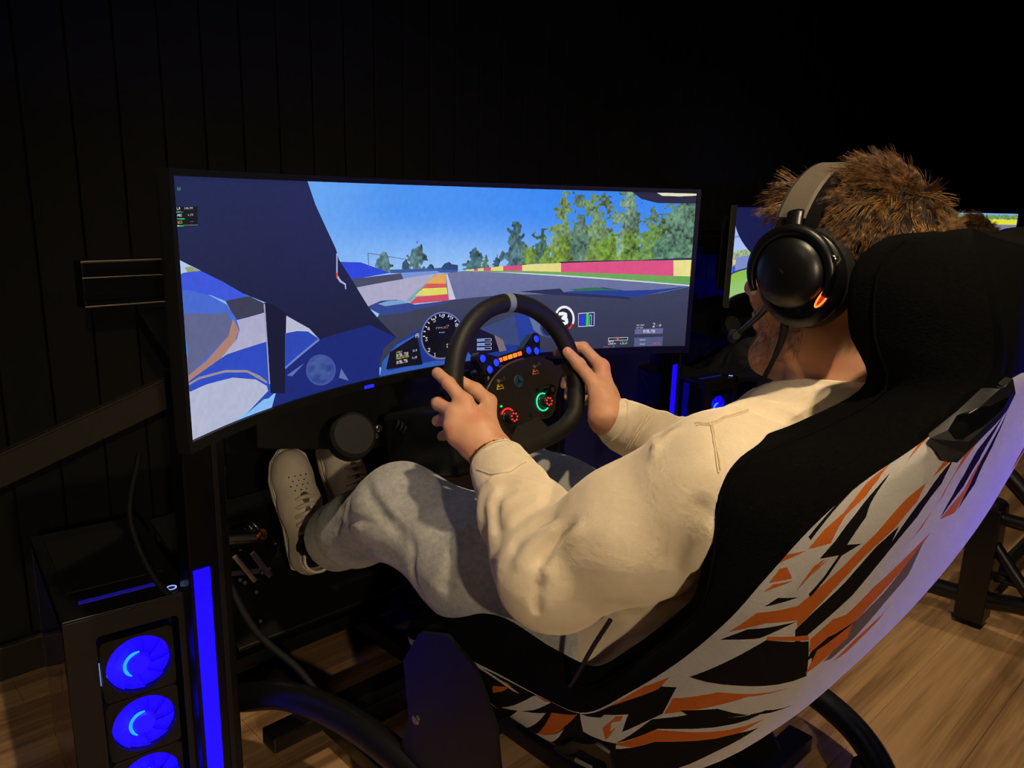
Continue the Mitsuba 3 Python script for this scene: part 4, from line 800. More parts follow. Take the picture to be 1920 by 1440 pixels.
for out_, hol_ in ((SLOT, HOLE), (SLOT2, HOLE2)):
    for sgn in ((-1, 1) if out_ is SLOT else (-1, 1)):
        f_ = lambda L: [(sgn * -1 * max(min(a, 1), -.985), b) for a, b in L]
        k = add('bucket_seat__harness_slot', seat_patch(f_(out_), .003, .004, f_(hol_)), 'm_black', 30); tag(k, 'black rim of a harness slot')
        add(f'{k}__opening', seat_patch(f_(hol_), .0005, .001), 'm_cloth_black', 30)

# ---------------------------------------------------------------- seat mounts and the rig's frame
for s in (-1, 1):
    R_ = np.array([[0, 0, s], [1, 0, 0], [0, 1, 0]], float) if s > 0 else np.array([[0, 0, -1], [1, 0, 0], [0, 1, 0]], float)
    side = sg.Polygon([(-.60, .14), (-.63, .20), (-.58, .26), (-.475, .30), (-.455, .42), (-.41, .49), (-.345, .515), (-.28, .49), (-.235, .42), (-.25, .32), (-.21, .20), (-.21, .14)]).buffer(-.012).buffer(.012)
    k = add('bucket_seat__side_bracket', extrude(side, .006, (s * .266, 0, 0), R_), 'm_black', 25)
    for y, z in ((-.27, .33), (-.52, .20), (-.27, .18)):
        add(f'{k}__bolt', cyl((s * .266, y, z), (s * .276, y, z), .009, n=12, bev=.002), 'm_steel', 30)
tag('chassis', 'black tubular steel frame of the racing rig under the seat', 'rig frame')
def rail(key, pts, r=.025, m='m_tube', n=10, k=16):
    return add(key, tube(spline(pts, n), r, k), m, True)
def slab(key, a, b, w, h, m='m_alu_black', up=(0, 0, 1)): return add(key, beam(a, b, w, h, .004, up), m, 30)
rail('chassis__side_tube', [(-.40, .62, .10), (-.40, .40, .11), (-.37, .20, .17), (-.325, .06, .225), (-.285, -.10, .235), (-.262, -.30, .21), (-.262, -.55, .16), (-.27, -.70, .11), (-.23, -.79, .09), (-.1, -.815, .085), (.05, -.815, .085)], .027)
rail('chassis__side_tube', [(.40, .62, .10), (.45, .40, .11), (.52, .10, .16), (.565, -.20, .17), (.575, -.45, .15), (.565, -.60, .125), (.52, -.70, .105), (.44, -.765, .09), (.30, -.80, .085), (.05, -.815, .085)], .027)
for y, z in ((.42, .10), (.12, .10), (-.16, .13), (-.60, .13)):
    x = np.interp(y, [-.6, -.16, .12, .42], [.26, .28, .34, .39]); slab('chassis__cross_bar', (-x, y, z), (x + (.16 if y < .3 else .03), y, z), .05, .035, 'm_tube')
for x in (-.18, .10, .30): slab('chassis__floor_rail', (x, -.66, .05), (x, .75, .05), .04, .04, 'm_tube')
for x in (-.20, .20): slab('chassis__seat_slider', (x, -.62, .17), (x, -.18, .19), .035, .03, 'm_alu_black')
slab('chassis__pedal_deck', (0, .30, .20), (0, .78, .34), .62, .012, 'm_black')
for x, y in ((-.40, .62), (.40, .62), (-.27, -.68), (.50, -.70)): add('chassis__foot', cyl((x, y, 0), (x, y, .09), .03, .024, bev=.004), 'm_rubber')
# monitor stand: two uprights and the beam behind the screen
tag('monitor_stand', 'black aluminium profile stand carrying the wide monitor', 'monitor stand')
k = slab('monitor_stand__beam', (-.547, .30, .99), (.62, .30, .99), .04, .08)
for zo, w in ((.0385, .004), (.012, .0025), (-.0365, .003)):
    add(f'{k}__edge_line', rbox(1.165, .002, w, .0008, (.0365, .279, .99 + zo)), 'm_edge', False)
add(f'{k}__slot', cat_(rbox(1.16, .004, .012, .001, (.036, .2785, .99 + .020)), rbox(1.16, .004, .012, .001, (.036, .2785, .99 - .020))), 'm_cloth_black', False)
for x in (-.435, .435):
    k = slab('monitor_stand__upright', (x, .13, 0), (x, .13, .86), .075, .05, up=(0, 1, 0))
    add(f'{k}__slot', rbox(.010, .004, .84, .001, (x + .018, .104, .43)), 'm_black', False)
    slab('monitor_stand__arm', (x, .13, .845), (x, .30, .93), .05, .03)
k = lamp('monitor_stand__light_strip', rbox(.030, .004, .50, .0015, (-.452, .1035, .262)), FAN_REFLECTION_RGB, .25, smooth=False); tag(k, 'blue glowing bar added for the fan reflection')  # glowing bar added where the fans reflect in the upright
slab('monitor_stand__wheel_arm', (-.435, .14, .76), (-.30, .14, .76), .03, .05)
# wheel deck with the base that drives the steering wheel
tag('wheel_base', 'black wheel base and deck behind the steering wheel', 'wheel base')
deck = sg.Polygon([(-.335, .705), (-.335, .80), (-.20, .83), (.12, .83), (.25, .78), (.25, .70), (.08, .665), (-.10, .652)])
add('wheel_base__deck', extrude(deck, .04, (0, .15, 0), RXZ), 'm_black', 20)
EZW = np.array([0, -math.cos(.266), math.sin(.266)])
WC = np.array([-.057, -.267, .850])
add('wheel_base__body', rbox(.15, .20, .12, .012, WC - EZW * .20 + [.01, 0, -.085], rot([1, 0, 0], -15)), 'm_black')
add('wheel_base__shaft', cyl(WC - EZW * .18, WC - EZW * .035, .03, .024, bev=.003), 'm_plastic')
k = add('wheel_base__knob', cyl((-.213, .005, .724), (-.222, -.028, .742), .043, .041, bev=.006), 'm_rubber'); tag(k, 'round black knob')
add('wheel_base__bolt', cyl((-.16, -.005, .735), (-.16, -.016, .738), .007, bev=.002, n=12), 'm_steel'); add('wheel_base__bolt', cyl((-.165, -.005, .722), (-.165, -.016, .725), .005, bev=.002, n=12), 'm_steel')
hel = []
cp = spline([(-.135, -.03, .745), (-.10, -.05, .722), (-.06, -.075, .722), (-.02, -.10, .74), (.0, -.13, .77)], 40); tl = np.gradient(cp, axis=0)
a = np.arange(len(cp) * 4) / 4; ci = np.stack([np.interp(a, np.arange(len(cp)), cp[:, i]) for i in range(3)], 1); ph = a * .95
for c, t, f in zip(ci, np.stack([np.interp(a, np.arange(len(cp)), tl[:, i]) for i in range(3)], 1), ph):
    fr = frame(t); hel.append(c + .0075 * (math.cos(f) * fr[:, 0] + math.sin(f) * fr[:, 1]))
add('coiled_cable', tube(hel, .0022, 6), 'm_rubber', True, label='coiled black cable hanging under the steering wheel', cat='cable')

# pedals
tag('pedal_set', 'black and steel pedal set under the shoes', 'pedals')
for i, (x, y, z) in enumerate(((-.25, .42, .40), (-.10, .46, .37), (.07, .52, .38))):
    Rp = rot([1, 0, 0], 38)
    k = add('pedal_set__pedal', rbox(.075, .012, .15, .004, (x, y, z), Rp), 'm_alu_black')
    add(f'{k}__arm', beam((x, y + .02, z - .02), (x + .01, y + .10, z - .16), .022, .012), 'm_steel')
    for dx in (-.022, .022):
        for dz in (-.05, .05): add(f'{k}__bolt', xf(cyl((dx, -.006, dz), (dx, -.012, dz), .0055, n=10, bev=.0015), (x, y, z), Rp), 'm_steel')
c = np.array([(-.262 + .014 * math.cos(t), .36 + .014 * math.sin(t), .405 + t * .0016) for t in np.arange(0, 38, .35)])
k = add('pedal_set__spring', xf(tube(c - c.mean(0), .0028, 6), (-.255, .365, .43), rot([0, 1, 0], 70)), 'm_steel', True)
add('pedal_set__cylinder', cyl((-.30, .355, .435), (-.235, .35, .425), .016, bev=.003), 'm_steel'); add('pedal_set__cylinder', cyl((-.235, .35, .425), (-.215, .35, .42), .0165, bev=.004), 'm_brass')
for (a, b) in (((-.29, .34, .40), (-.25, .33, .33)), ((-.255, .33, .40), (-.215, .33, .33)), ((-.29, .36, .35), (-.20, .36, .33))): add('pedal_set__arm', beam(a, b, .007, .012, .002), 'm_steel')
for p in ((-.285, .33, .345), (-.275, .33, .335), (-.255, .32, .31), (-.235, .33, .345), (-.25, .32, .24)): add('pedal_set__bolt', cyl(p, (p[0] - .002, p[1] - .008, p[2] + .004), .006, n=10, bev=.002), 'm_alu_black')

# hoses beside the upright
for i, (pts, r, l) in enumerate((([(-.50, .22, .70), (-.53, .20, .60), (-.515, .16, .50), (-.47, .15, .42), (-.455, .14, .36)], .0055, 'black cable loop beside the monitor stand above the computer tower'),
        ([(-.37, .18, .66), (-.39, .17, .50), (-.36, .12, .36), (-.30, .06, .27), (-.27, .0, .20)], .007, 'black cable running down inside the monitor stand to the frame'))):
    add('cable', tube(spline(pts, 12), r, 10), 'm_rubber', True, label=l, cat='cable')

# ---------------------------------------------------------------- computer towers
def tower(key, loc, yaw, label, n_fan=3):
    Wd, Dp, Ht = .200, .40, .455; Rz = rot([0, 0, 1], yaw)
    mv = lambda m: xf(m, loc, Rz)
    tag(key, label, 'computer')
    x0, x1 = -Wd / 2, Wd / 2; t = .008
    fr = [rbox(t, t, Ht, .002, (x, y, Ht / 2)) for x in (x0 + t / 2, x1 - t / 2) for y in (t / 2, Dp - t / 2)]
    fr += [rbox(Wd, t, t, .002, (0, y, z)) for y in (t / 2, Dp - t / 2) for z in (t / 2 + .012, Ht - t / 2)] + [rbox(t, Dp, t, .002, (x, Dp / 2, z)) for x in (x0 + t / 2, x1 - t / 2) for z in (t / 2 + .012, Ht - t / 2)]
    fr += [rbox(Wd - .004, Dp - .004, .004, .001, (0, Dp / 2, .016)), rbox(Wd - .004, .004, Ht - .02, .001, (0, Dp - .003, Ht / 2)), rbox(.004, Dp - .004, Ht - .02, .001, (x1 - .003, Dp / 2, Ht / 2))]
    add(f'{key}__frame', mv(cat_(fr)), 'm_black', False)
    add(f'{key}__top_panel', mv(rbox(Wd, Dp, .006, .002, (0, Dp / 2, Ht + .001))), 'm_plastic', 30)
    k = add(f'{key}__top_vent', mv(rbox(Wd * .80, Dp * .62, .003, .001, (0, Dp * .56, Ht + .005))), 'm_rubber', False)
    k = lamp(f'{key}__top_light', mv(rbox(Wd * .62, .012, .0015, .0004, (-.005, .055, Ht + .0045))), (.006, .004, .16), .02, smooth=False); tag(k, 'slot with a dim blue glow put in for the fan light')  # emission stands for blue fan light falling on the top
    add(f'{key}__side_glass', mv(rbox(.003, Dp - .02, Ht - .03, .0008, (x0 + .0005, Dp / 2, Ht / 2))), 'm_glassbox', False)
    add(f'{key}__front_panel', mv(trimesh.creation.extrude_polygon(sg.box(x0, 0, x1, Ht - .01).difference(sg.box(x0 + .046, .02, x1 - .022, Ht - .045).buffer(-.008).buffer(.008)), .006, engine='earcut').apply_transform(np.array([[1, 0, 0, 0], [0, 0, -1, .004], [0, 1, 0, .008], [0, 0, 0, 1]]))), 'm_plastic', False)
    for y in (.20, .30): add(f'{key}__inner_rail', mv(rbox(Wd - .03, .01, .01, .002, (0, y, .23))), 'm_black', False)
    add(f'{key}__power_button', mv(cyl((x1 - .025, .018, Ht + .002), (x1 - .025, .018, Ht + .0075), .009, bev=.001)), 'm_plastic')
    k = lamp(f'{key}__power_ring', mv(xf(lathe([(.0062, 0), (.0088, 0), (.0088, .0012), (.0062, .0012), (.0062, 0)], 24), (x1 - .025, .018, Ht + .0075))), (.30, .42, .95), .02); tag(k, 'pale blue lit ring')
    for i in range(n_fan):
        fz = Ht - .122 - i * .1195; c = np.array([.012, .030, fz]); Rf = np.array([[1, 0, 0], [0, 0, -1], [0, 1, 0]], float)
        kf = f'{key}__fan' + ('' if i == 0 else f'_{i:03d}')
        scene[kf] = mikit.ply(mv(xf(trimesh.creation.extrude_polygon(rounded(.118, .118, .01).difference(sg.Point(0, 0).buffer(.0535, quad_segs=12)), .022, engine='earcut'), c + [0, .011, 0], Rf)), 'm_black', False)
        hubm = lathe([(0, .012), (.017, .012), (.020, .008), (.020, -.008), (0, -.008)], 28)
        bl = []
        for j in range(9):
            ph = j * 2 * math.pi / 9; P = []
            for r in (.019, .030, .042, .0525):
                for t_ in np.linspace(-.40, .40, 5): P.append((r * math.cos(ph + t_ + (r - .02) * 9), r * math.sin(ph + t_ + (r - .02) * 9), .003 * t_ / .36))
            V = np.array(P); F = [(4 - 4 + i_ * 5 + q, i_ * 5 + q + 1, i_ * 5 + q + 6) for i_ in range(3) for q in range(4)] + [(i_ * 5 + q, i_ * 5 + q + 6, i_ * 5 + q + 5) for i_ in range(3) for q in range(4)]
            F = np.array(F)[:, ::-1]; bl.append(trimesh.Trimesh(np.vstack([V, V - [0, 0, .0018]]), np.vstack([F, F[:, ::-1] + 20]), process=False))
        lamp(f'{kf}__blades', mv(xf(cat_(bl), c, Rf)), FAN_RGB, 1.0, smooth=False)
        lamp(f'{kf}__hub', mv(xf(hubm, c, Rf)), (.014, .001, 1.9), .1)
        th = np.radians(np.linspace(85, 235, 24)); arcp = np.stack([.0235 * np.cos(th), .0235 * np.sin(th), 0 * th + .010], 1)
        k = lamp(f'{kf}__lit_arc', mv(xf(tube(arcp, np.interp(np.arange(24), [0, 4, 19, 23], [.0016, .003, .003, .0014]), 8), c, Rf)), (.015, .45, 3.0), .05, smooth=True); tag(k, 'brighter cyan arc of lights')
    if n_fan == 3 and key == 'computer_tower': lamp(f'{key}__inner_light', mv(rbox(.004, .05, .16, .001, (x0 + .05, .33, Ht - .12))), (.02, .005, 1.0), .15, smooth=False)
    lamp(f'{key}__card_light', mv(rbox(.05, .07, .008, .002, (x0 + .05, .13, .27))), (.16, .30, .75), .05, smooth=False)
    add(f'{key}__graphics_card', mv(rbox(.10, .25, .04, .004, (.03, .24, .25))), 'm_plastic')
    add(f'{key}__mainboard', mv(rbox(.004, .30, .36, .001, (x1 - .02, .22, .25))), 'm_rubber', False)
    for i, (x, y) in enumerate(((x0 + .02, .03), (x1 - .02, .03), (x0 + .02, Dp - .03), (x1 - .02, Dp - .03))): add(f'{key}__foot', mv(cyl((x, y, 0), (x, y, .014), .013)), 'm_rubber')
scene['m_glassbox'] = {'type': 'dielectric', 'int_ior': 1.5}
TW = np.array([-.560, .155, 0.0])
tower('computer_tower', TW, -7, 'black glass-sided computer tower with three blue fans beside the monitor stand')
tower('computer_tower_001', np.array([1.80, .46, 0]), -7, 'small distant computer tower with blue fan seen between the wheel and the driver', 3)

# the rig to the right: parts of its frame show beside the seat
tag('chassis_001', 'black steel frame of the next rig at the right edge', 'rig frame')
slab('chassis_001__post', (1.43, -.62, 0.02), (1.43, -.62, .36), .075, .075, 'm_tube', up=(0, 1, 0)); add('chassis_001__post_cap', cyl((1.43, -.62, .35), (1.43, -.62, .375), .042, bev=.006), 'm_tube')
rail('chassis_001__rail', [(1.45, .45, .04), (1.42, -.3, .07), (1.42, -.62, .085), (1.41, -.76, .11), (1.39, -.95, .12)], .024)
rail('chassis_001__rail', [(1.43, -.62, .33), (1.42, -.8, .33), (1.40, -1.0, .33)], .018)
rail('chassis_001__rail', [(1.42, -.60, .50), (1.41, -.72, .40), (1.40, -.86, .27)], .022)
rail('chassis_001__brace', [(1.44, -.60, .30), (1.41, -.70, .20), (1.38, -.86, .04)], .016); rail('chassis_001__brace', [(1.43, -.66, .16), (1.42, -.9, .17)], .014)
rail('chassis_001__brace', [(1.43, -.60, .25), (1.55, -.30, .06)], .014); add('chassis_001__clamp', rbox(.07, .06, .075, .006, (1.40, -.84, .115)), 'm_tube')
rail('chassis_001__cross_tube', [(1.43, -.62, .08), (2.1, -.62, .08), (2.8, -.62, .08)], .022); rail('chassis_001__cross_tube', [(1.43, -.9, .12), (2.1, -.95, .12), (2.8, -.9, .12)], .022)

tag('light_strip', 'added unseen blue light panel on a black post to the right behind the racing seat', 'added light')  # unseen panel, added to throw blue onto the back of the seat
LP = np.array([.48, -1.27, .92]); lz = nrm([-.48, .30, .02]); LR = frame(lz, (0, 0, 1))
add('light_strip__post', rbox(.04, .04, 1.06, .006, LP + [.05, -.03, -.39]), 'm_black'); add('light_strip__base', rbox(.24, .24, .02, .006, (.53, -1.30, .01)), 'm_black')
add('light_strip__housing', xf(rbox(.20, .07, .02, .004), LP - lz * .014, LR), 'm_black')
pm = trimesh.Trimesh([[-.08, -.025, 0], [.08, -.025, 0], [.08, .025, 0], [-.08, .025, 0]], [(0, 1, 2), (0, 2, 3)], process=False)
lamp('light_strip__diffuser', xf(pm, LP + lz * .001, LR), (.5, .02, 230.0), 3.0, smooth=False)
mat('m_partition', (30, 30, 92), .6)  # blue glow put into the base colour of the added panel
add('partition', rbox(.66, .02, .62, .004, (1.63, .845, .31)), 'm_partition', 30, label='added panel against the wall under the next monitor, blue glow put into its colour', cat='panel')
tag('light_strip_001', 'added blue light tube hidden behind the lower edge of the next monitor', 'added light')  # added out of sight to turn the wall panel and floor blue
lamp('light_strip_001__tube', cyl((2.22, .66, .765), (2.62, .66, .765), .010, bev=.002), (.25, .05, 40.0), 1.0)
add('light_strip_001__clip', cat_(*[rbox(.02, .18, .016, .003, (x, .72, .795)) for x in (2.28, 2.55)]), 'm_black', False)
def dup(root, new, off, swap={}, lit=True):
    for key in [k for k in scene if k.startswith(root + '__')]:
        d = {k: v for k, v in scene[key].items() if k != 'emitter' or lit}; d['to_world'] = T().translate(np.asarray(off, float).tolist())
        for a, b in swap.items():
            if key.startswith(root + '__' + a): d['bsdf'] = {'type': 'ref', 'id': b}
        scene[new + key[len(root):]] = d
        if key in labels: labels[new + key[len(root):]] = dict(labels[key])
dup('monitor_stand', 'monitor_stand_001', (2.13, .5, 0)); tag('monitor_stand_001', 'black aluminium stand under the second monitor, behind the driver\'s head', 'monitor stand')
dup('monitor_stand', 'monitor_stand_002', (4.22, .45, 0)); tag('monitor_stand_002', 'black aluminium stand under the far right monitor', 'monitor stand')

# ---------------------------------------------------------------- steering wheel
EXW = np.array([1.0, 0, 0]); EYW = np.array([0, math.sin(.266), math.cos(.266)]); RWL = np.stack([EXW, EYW, EZW], 1)
def wl(x, y, z=0.0): return WC + RWL @ np.array([x, y, z], float)
def wmesh(m, x=0, y=0, z=0, R=None): return xf(m, wl(x, y, z), RWL if R is None else RWL @ R)
tag('steering_wheel', 'black racing steering wheel with blue and orange lights held by the driver', 'steering wheel')
RR, RT_ = .1375, .0155
def rim_pts():
    A = [np.array([RR * math.cos(t), RR * math.sin(t)]) for t in np.radians(np.arange(-33, 214, 6))]
    base = [(-.086, -.091), (-.05, -.0965), (0, -.098), (.05, -.0965), (.086, -.091)]
    P = np.array(A + [np.array(b) for b in base]); c, s = math.cos(math.radians(4)), math.sin(math.radians(4))
    P = P @ np.array([[c, s], [-s, c]]); return np.array([wl(x, y, 0) for x, y in P])
rp = spline(rim_pts(), 5, closed=True)

def leather(p, n, uv): return noise(p.x * 900, p.y * 900, p.z * 900)
bump('m_leather', (24, 23, 21), leather, .55, scale=.00025, spec=.4)
add('steering_wheel__rim', tube(rp, RT_, 18, closed=True), 'm_leather', True)
t0 = np.radians(np.linspace(85.5, 91.5, 8)); k = add('steering_wheel__marker', tube([wl(RR * math.cos(t), RR * math.sin(t)) for t in t0], RT_ + .0006, 20), mat('m_marker', (120, 140, 142), .6), True)
tag(k, 'pale blue grey centre stripe')
core = sg.Polygon([(-.085, -.035), (-.078, .002), (-.052, .025), (-.02, .039), (.015, .044), (.05, .043), (.082, .030), (.092, -.005), (.060, -.055), (.02, -.062), (-.02, -.066), (-.06, -.06)])
lobes = sg.Point(.045, -.032).buffer(.031).union(sg.Point(-.045, -.046).buffer(.031)).union(sg.box(-.128, -.012, -.06, .012)).union(sg.box(.06, .0, .128, .022)).union(sg.Polygon([(-.035, -.06), (.03, -.06), (.045, -.102), (-.05, -.102)]))
plate = core.union(lobes).buffer(-.006).buffer(.010).buffer(-.004)
mat('m_plate', (22, 18, 17), .45); mat('m_pad', (26, 24, 20), .6)
add('steering_wheel__hub_plate', wmesh(trimesh.creation.extrude_polygon(plate, .008, engine='earcut'), 0, 0, -.003), 'm_plate', 25)
add('steering_wheel__hub_bevel', tube([wl(*p, .0045) for p in spline([(-.080, -.01), (-.075, .004), (-.052, .024), (-.02, .038), (.015, .043)], 8)], .0018, 8), mat('m_bevel', (60, 54, 48), .35), True)
add('steering_wheel__lower_pad', wmesh(trimesh.creation.extrude_polygon(sg.Polygon([(-.028, -.066), (.022, -.060), (.05, -.094), (.03, -.104), (-.045, -.104), (-.055, -.094)]).buffer(.003), .010, engine='earcut'), 0, 0, .001), 'm_pad', 25)
add('steering_wheel__rear_housing', wmesh(rbox(.12, .075, .05, .010), 0, 0, -.032), 'm_plastic')
for s, P, c in ((-1, [(-.069, .054), (-.042, .044), (-.058, .035)], (-.057, .044)), (1, [(.056, .072), (.034, .055), (.052, .052)], (.047, .060))):
    o = sg.MultiPoint(P).convex_hull.buffer(.0105)
    kh = add('steering_wheel__button_box', wmesh(trimesh.creation.extrude_polygon(o, .016, engine='earcut'), 0, 0, -.018), 'm_plastic', 25)
    for x, y in P:
        k = lamp(f'{kh}__button', wmesh(lathe([(0, .0035), (.0045, .003), (.0060, .0012), (.0062, -.001), (0, -.001)], 20), x, y, -.001), (.015, .055, 2.6), .03); tag(k, 'round blue glowing button')
        add(f'{kh}__button_ring', wmesh(lathe([(.0063, -.001), (.0080, -.001), (.0076, .002), (.0063, .002), (.0063, -.001)], 20), x, y, -.001), 'm_black')
    add('steering_wheel__paddle', wmesh(rbox(.055, .035, .004, .002, R=rot([0, 1, 0], s * -12)), s * .088, .022, -.042), 'm_alu_black')
add('steering_wheel__light_bar', wmesh(rbox(.062, .013, .008, .002, R=rot([0, 0, 1], 6)), -.007, .0495, -.008), 'm_plastic')
for i in range(5):
    f = (i - 2) / 2.0; k = lamp('steering_wheel__rev_light', wmesh(rbox(.0084, .0068, .003, .001, R=rot([0, 0, 1], 6)), -.007 + f * .0225, .0495 + f * .0025, -.0032), (2.6, .20 + .10 * (2 - abs(i - 2)), .03), .03); tag(k, 'orange red rev light')
tag('steering_wheel__emblem', 'blue round star emblem')
mat('m_emblem', (12, 52, 80), .5)
add('steering_wheel__emblem', wmesh(cyl((0, 0, 0), (0, 0, .0012), .0105, bev=.0004), -.005, .008, .005), 'm_emblem', label='blue round star emblem')
star = [];
for j in range(3):
    a0 = math.radians(100 + 120 * j); star.append(sg.Polygon([(.0098 * math.cos(a0), .0098 * math.sin(a0)), (.0021 * math.cos(a0 + 1.05), .0021 * math.sin(a0 + 1.05)), (0, 0), (.0021 * math.cos(a0 - 1.05), .0021 * math.sin(a0 - 1.05))]))
add('steering_wheel__emblem__star', wmesh(trimesh.util.concatenate([trimesh.creation.extrude_polygon(x, .0009, engine='earcut') for x in star]), -.005, .008, .0061), 'm_black', False)
for (x, y), c, l in (((-.047, .013), (186, 150, 40), 'yellow'), ((.037, .026), (176, 90, 48), 'orange')):
    k = add('steering_wheel__toggle_switch', wmesh(lathe([(0, .017), (.0022, .0165), (.003, .015), (.0018, .004), (.0052, .003), (.0055, 0), (0, 0)], 16), x, y, .005, rot([1, 0, 0], -18)), 'm_steel'); tag(k, 'small chrome toggle switch')
    mat('m_decal_' + l, c, .5)
    dec = sg.Polygon([(-.008, -.006), (-.0045, .003), (0, -.001), (.0045, .003), (.008, -.006)])
    k2 = add(f'{k}__decal', wmesh(trimesh.creation.extrude_polygon(dec, .0006, engine='earcut'), x, y - .006, .005), 'm_decal_' + l, False); tag(k2, f'{l} marking')
    add(f'{k}__decal_mark', wmesh(rbox(.010, .0022, .0004, .0001), x, y - .0095, .0057), 'm_black', False)
def rotary(x, y, ring, dots, a0, a1, l):
    k = add('steering_wheel__rotary_dial', wmesh(lathe([(0, .016), (.0085, .016), (.0098, .0145), (.0104, .003), (.0115, .002), (.0115, 0), (0, 0)], 24), x, y, .005), 'm_plastic'); tag(k, l)
    th = np.radians(np.linspace(a0, a1, 26)); lamp(f'{k}__glow_ring', tube([wl(x + .0145 * math.cos(t), y + .0145 * math.sin(t), .0065) for t in th], .0014, 8), ring, .03, smooth=True)
    for j in range(7):
        t = math.radians(j * 51.4); lamp(f'{k}__lit_dot', wmesh(trimesh.creation.icosphere(subdivisions=1, radius=.0017), x + .0062 * math.cos(t), y + .0062 * math.sin(t), .0215), dots, .01)
rotary(.042, -.034, (.01, 1.1, .42), (1.3, .03, .02), 60, 320, 'black dial with green glowing ring and red dots')
rotary(-.041, -.046, (1.6, .03, .03), (1.2, .03, .03), -40, 150, 'black dial with red glowing ring')
k = lamp('steering_wheel__status_light', wmesh(trimesh.creation.icosphere(subdivisions=1, radius=.002), -.052, -.026, .0065), (.02, .9, .2), .01)
k = add('steering_wheel__knob', wmesh(lathe([(0, .013), (.0075, .013), (.009, .011), (.0095, 0), (0, 0)], 20), .058, -.016, .005), 'm_blackgloss')
add(f'{k}__cap', wmesh(cyl((0, 0, 0), (0, 0, .001), .004, n=16), .058, -.016, .018), 'm_steel')
for x, y in ((.034, -.012), (.010, -.05), (-.025, -.055)): add('steering_wheel__screw', wmesh(cyl((0, 0, 0), (0, 0, .0015), .003, n=12), x, y, .005), 'm_alu_black')

# ---------------------------------------------------------------- the driver
def skin_fn(p, n, uv):
    v = fbm(p.x * 60, p.y * 60, p.z * 60, octaves=3); w = noise(p.x * 14, p.y * 14, p.z * 14)
    base = mix(C3((192, 136, 102)), C3((218, 168, 134)), 0.5 * v + 0.5 * w)
    return mix(base, C3((206, 118, 92)), 0.35 * smoothstep(.5, .8, noise(p.x * 45, p.y * 45, p.z * 45 + 9)))
bump('m_skin', proc(skin_fn), lambda p, n, uv: fbm(p.x * 420, p.y * 420, p.z * 420, octaves=2), .5, scale=.0004, spec=.4)
def fleece(p, n, uv):
    return mix(C3((216, 200, 170)), C3((232, 218, 190)), fbm(p.x * 30, p.y * 30, p.z * 30)) * (0.96 + .08 * noise(p.x * 800, p.y * 800, p.z * 800))
bump('m_hoodie', proc(fleece), lambda p, n, uv: noise(p.x * 900, p.y * 900, p.z * 900) * .6 + fbm(p.x * 160, p.y * 160, p.z * 160), .9, scale=.0005, spec=.1)
def denim(p, n, uv):
    tw = noise((p.x + p.z) * 900, (p.y - p.x) * 900, p.z * 900); f = fbm(p.x * 140, p.y * 140, p.z * 140, octaves=3); w = fbm(p.x * 12, p.y * 12, p.z * 12, octaves=2)
    return mix(C3((112, 116, 120)), C3((210, 208, 198)), dr.clip(.35 * tw + .4 * f + .45 * (w - .3), 0, 1))
bump('m_denim', proc(denim), lambda p, n, uv: noise((p.x + p.z) * 900, (p.y - p.x) * 900, p.z * 900), .85, scale=.0004, spec=.15)
mat('m_hair', (118, 78, 42), .38, spec=.55); mat('m_hair_light', (176, 124, 66), .35, spec=.6); mat('m_hair_dark', (58, 38, 22), .5); mat('m_beard', (150, 112, 78), .5)
mat('m_leather_white', proc(lambda p, n, uv: C3((214, 202, 182)) * (.93 + .1 * fbm(p.x * 60, p.y * 60, p.z * 60))), .5, spec=.4)
mat('m_sole', (205, 192, 170), .6); mat('m_dark_hole', (20, 18, 16), .9)

HL = dict(  # left hand, in wheel coordinates: knuckle, two joints, tip
    index=[(-.150, -.006, .036), (-.155, .026, .013), (-.150, .043, -.016), (-.130, .037, -.026)], middle=[(-.166, -.020, .030), (-.162, -.003, -.010), (-.150, -.002, -.031), (-.127, -.010, -.026)],
    ring=[(-.173, -.037, .030), (-.154, -.028, -.018), (-.154, -.030, -.031), (-.131, -.034, -.024)], pinky=[(-.172, -.053, .033), (-.149, -.052, -.016), (-.154, -.054, -.025), (-.136, -.054, -.020)],
    thumb=[(-.140, -.050, .060), (-.108, -.012, .043), (-.110, .008, .019), (-.120, .026, -.002)], wrist=(-.143, -.086, .074))
HR = dict(index=[(.176, .006, .030), (.175, .045, -.004), (.154, .052, -.028), (.131, .042, -.030)], middle=[(.182, -.013, .024), (.180, .002, -.020), (.154, -.004, -.035), (.127, -.016, -.021)],
    ring=[(.180, -.032, .022), (.177, -.027, -.020), (.152, -.031, -.035), (.129, -.037, -.019)], pinky=[(.172, -.048, .024), (.169, -.050, -.013), (.150, -.052, -.029), (.134, -.052, -.019)],
    thumb=[(.136, -.048, .056), (.134, -.014, .040), (.119, .018, .0295), (.102, .042, .0235)], wrist=(.128, -.078, .066))
EL, ER = np.array([-.256, -.543, .688]), np.array([.275, -.47, .675])
SL, SR_ = np.array([-.188, -.725, .842]), np.array([.188, -.725, .842])
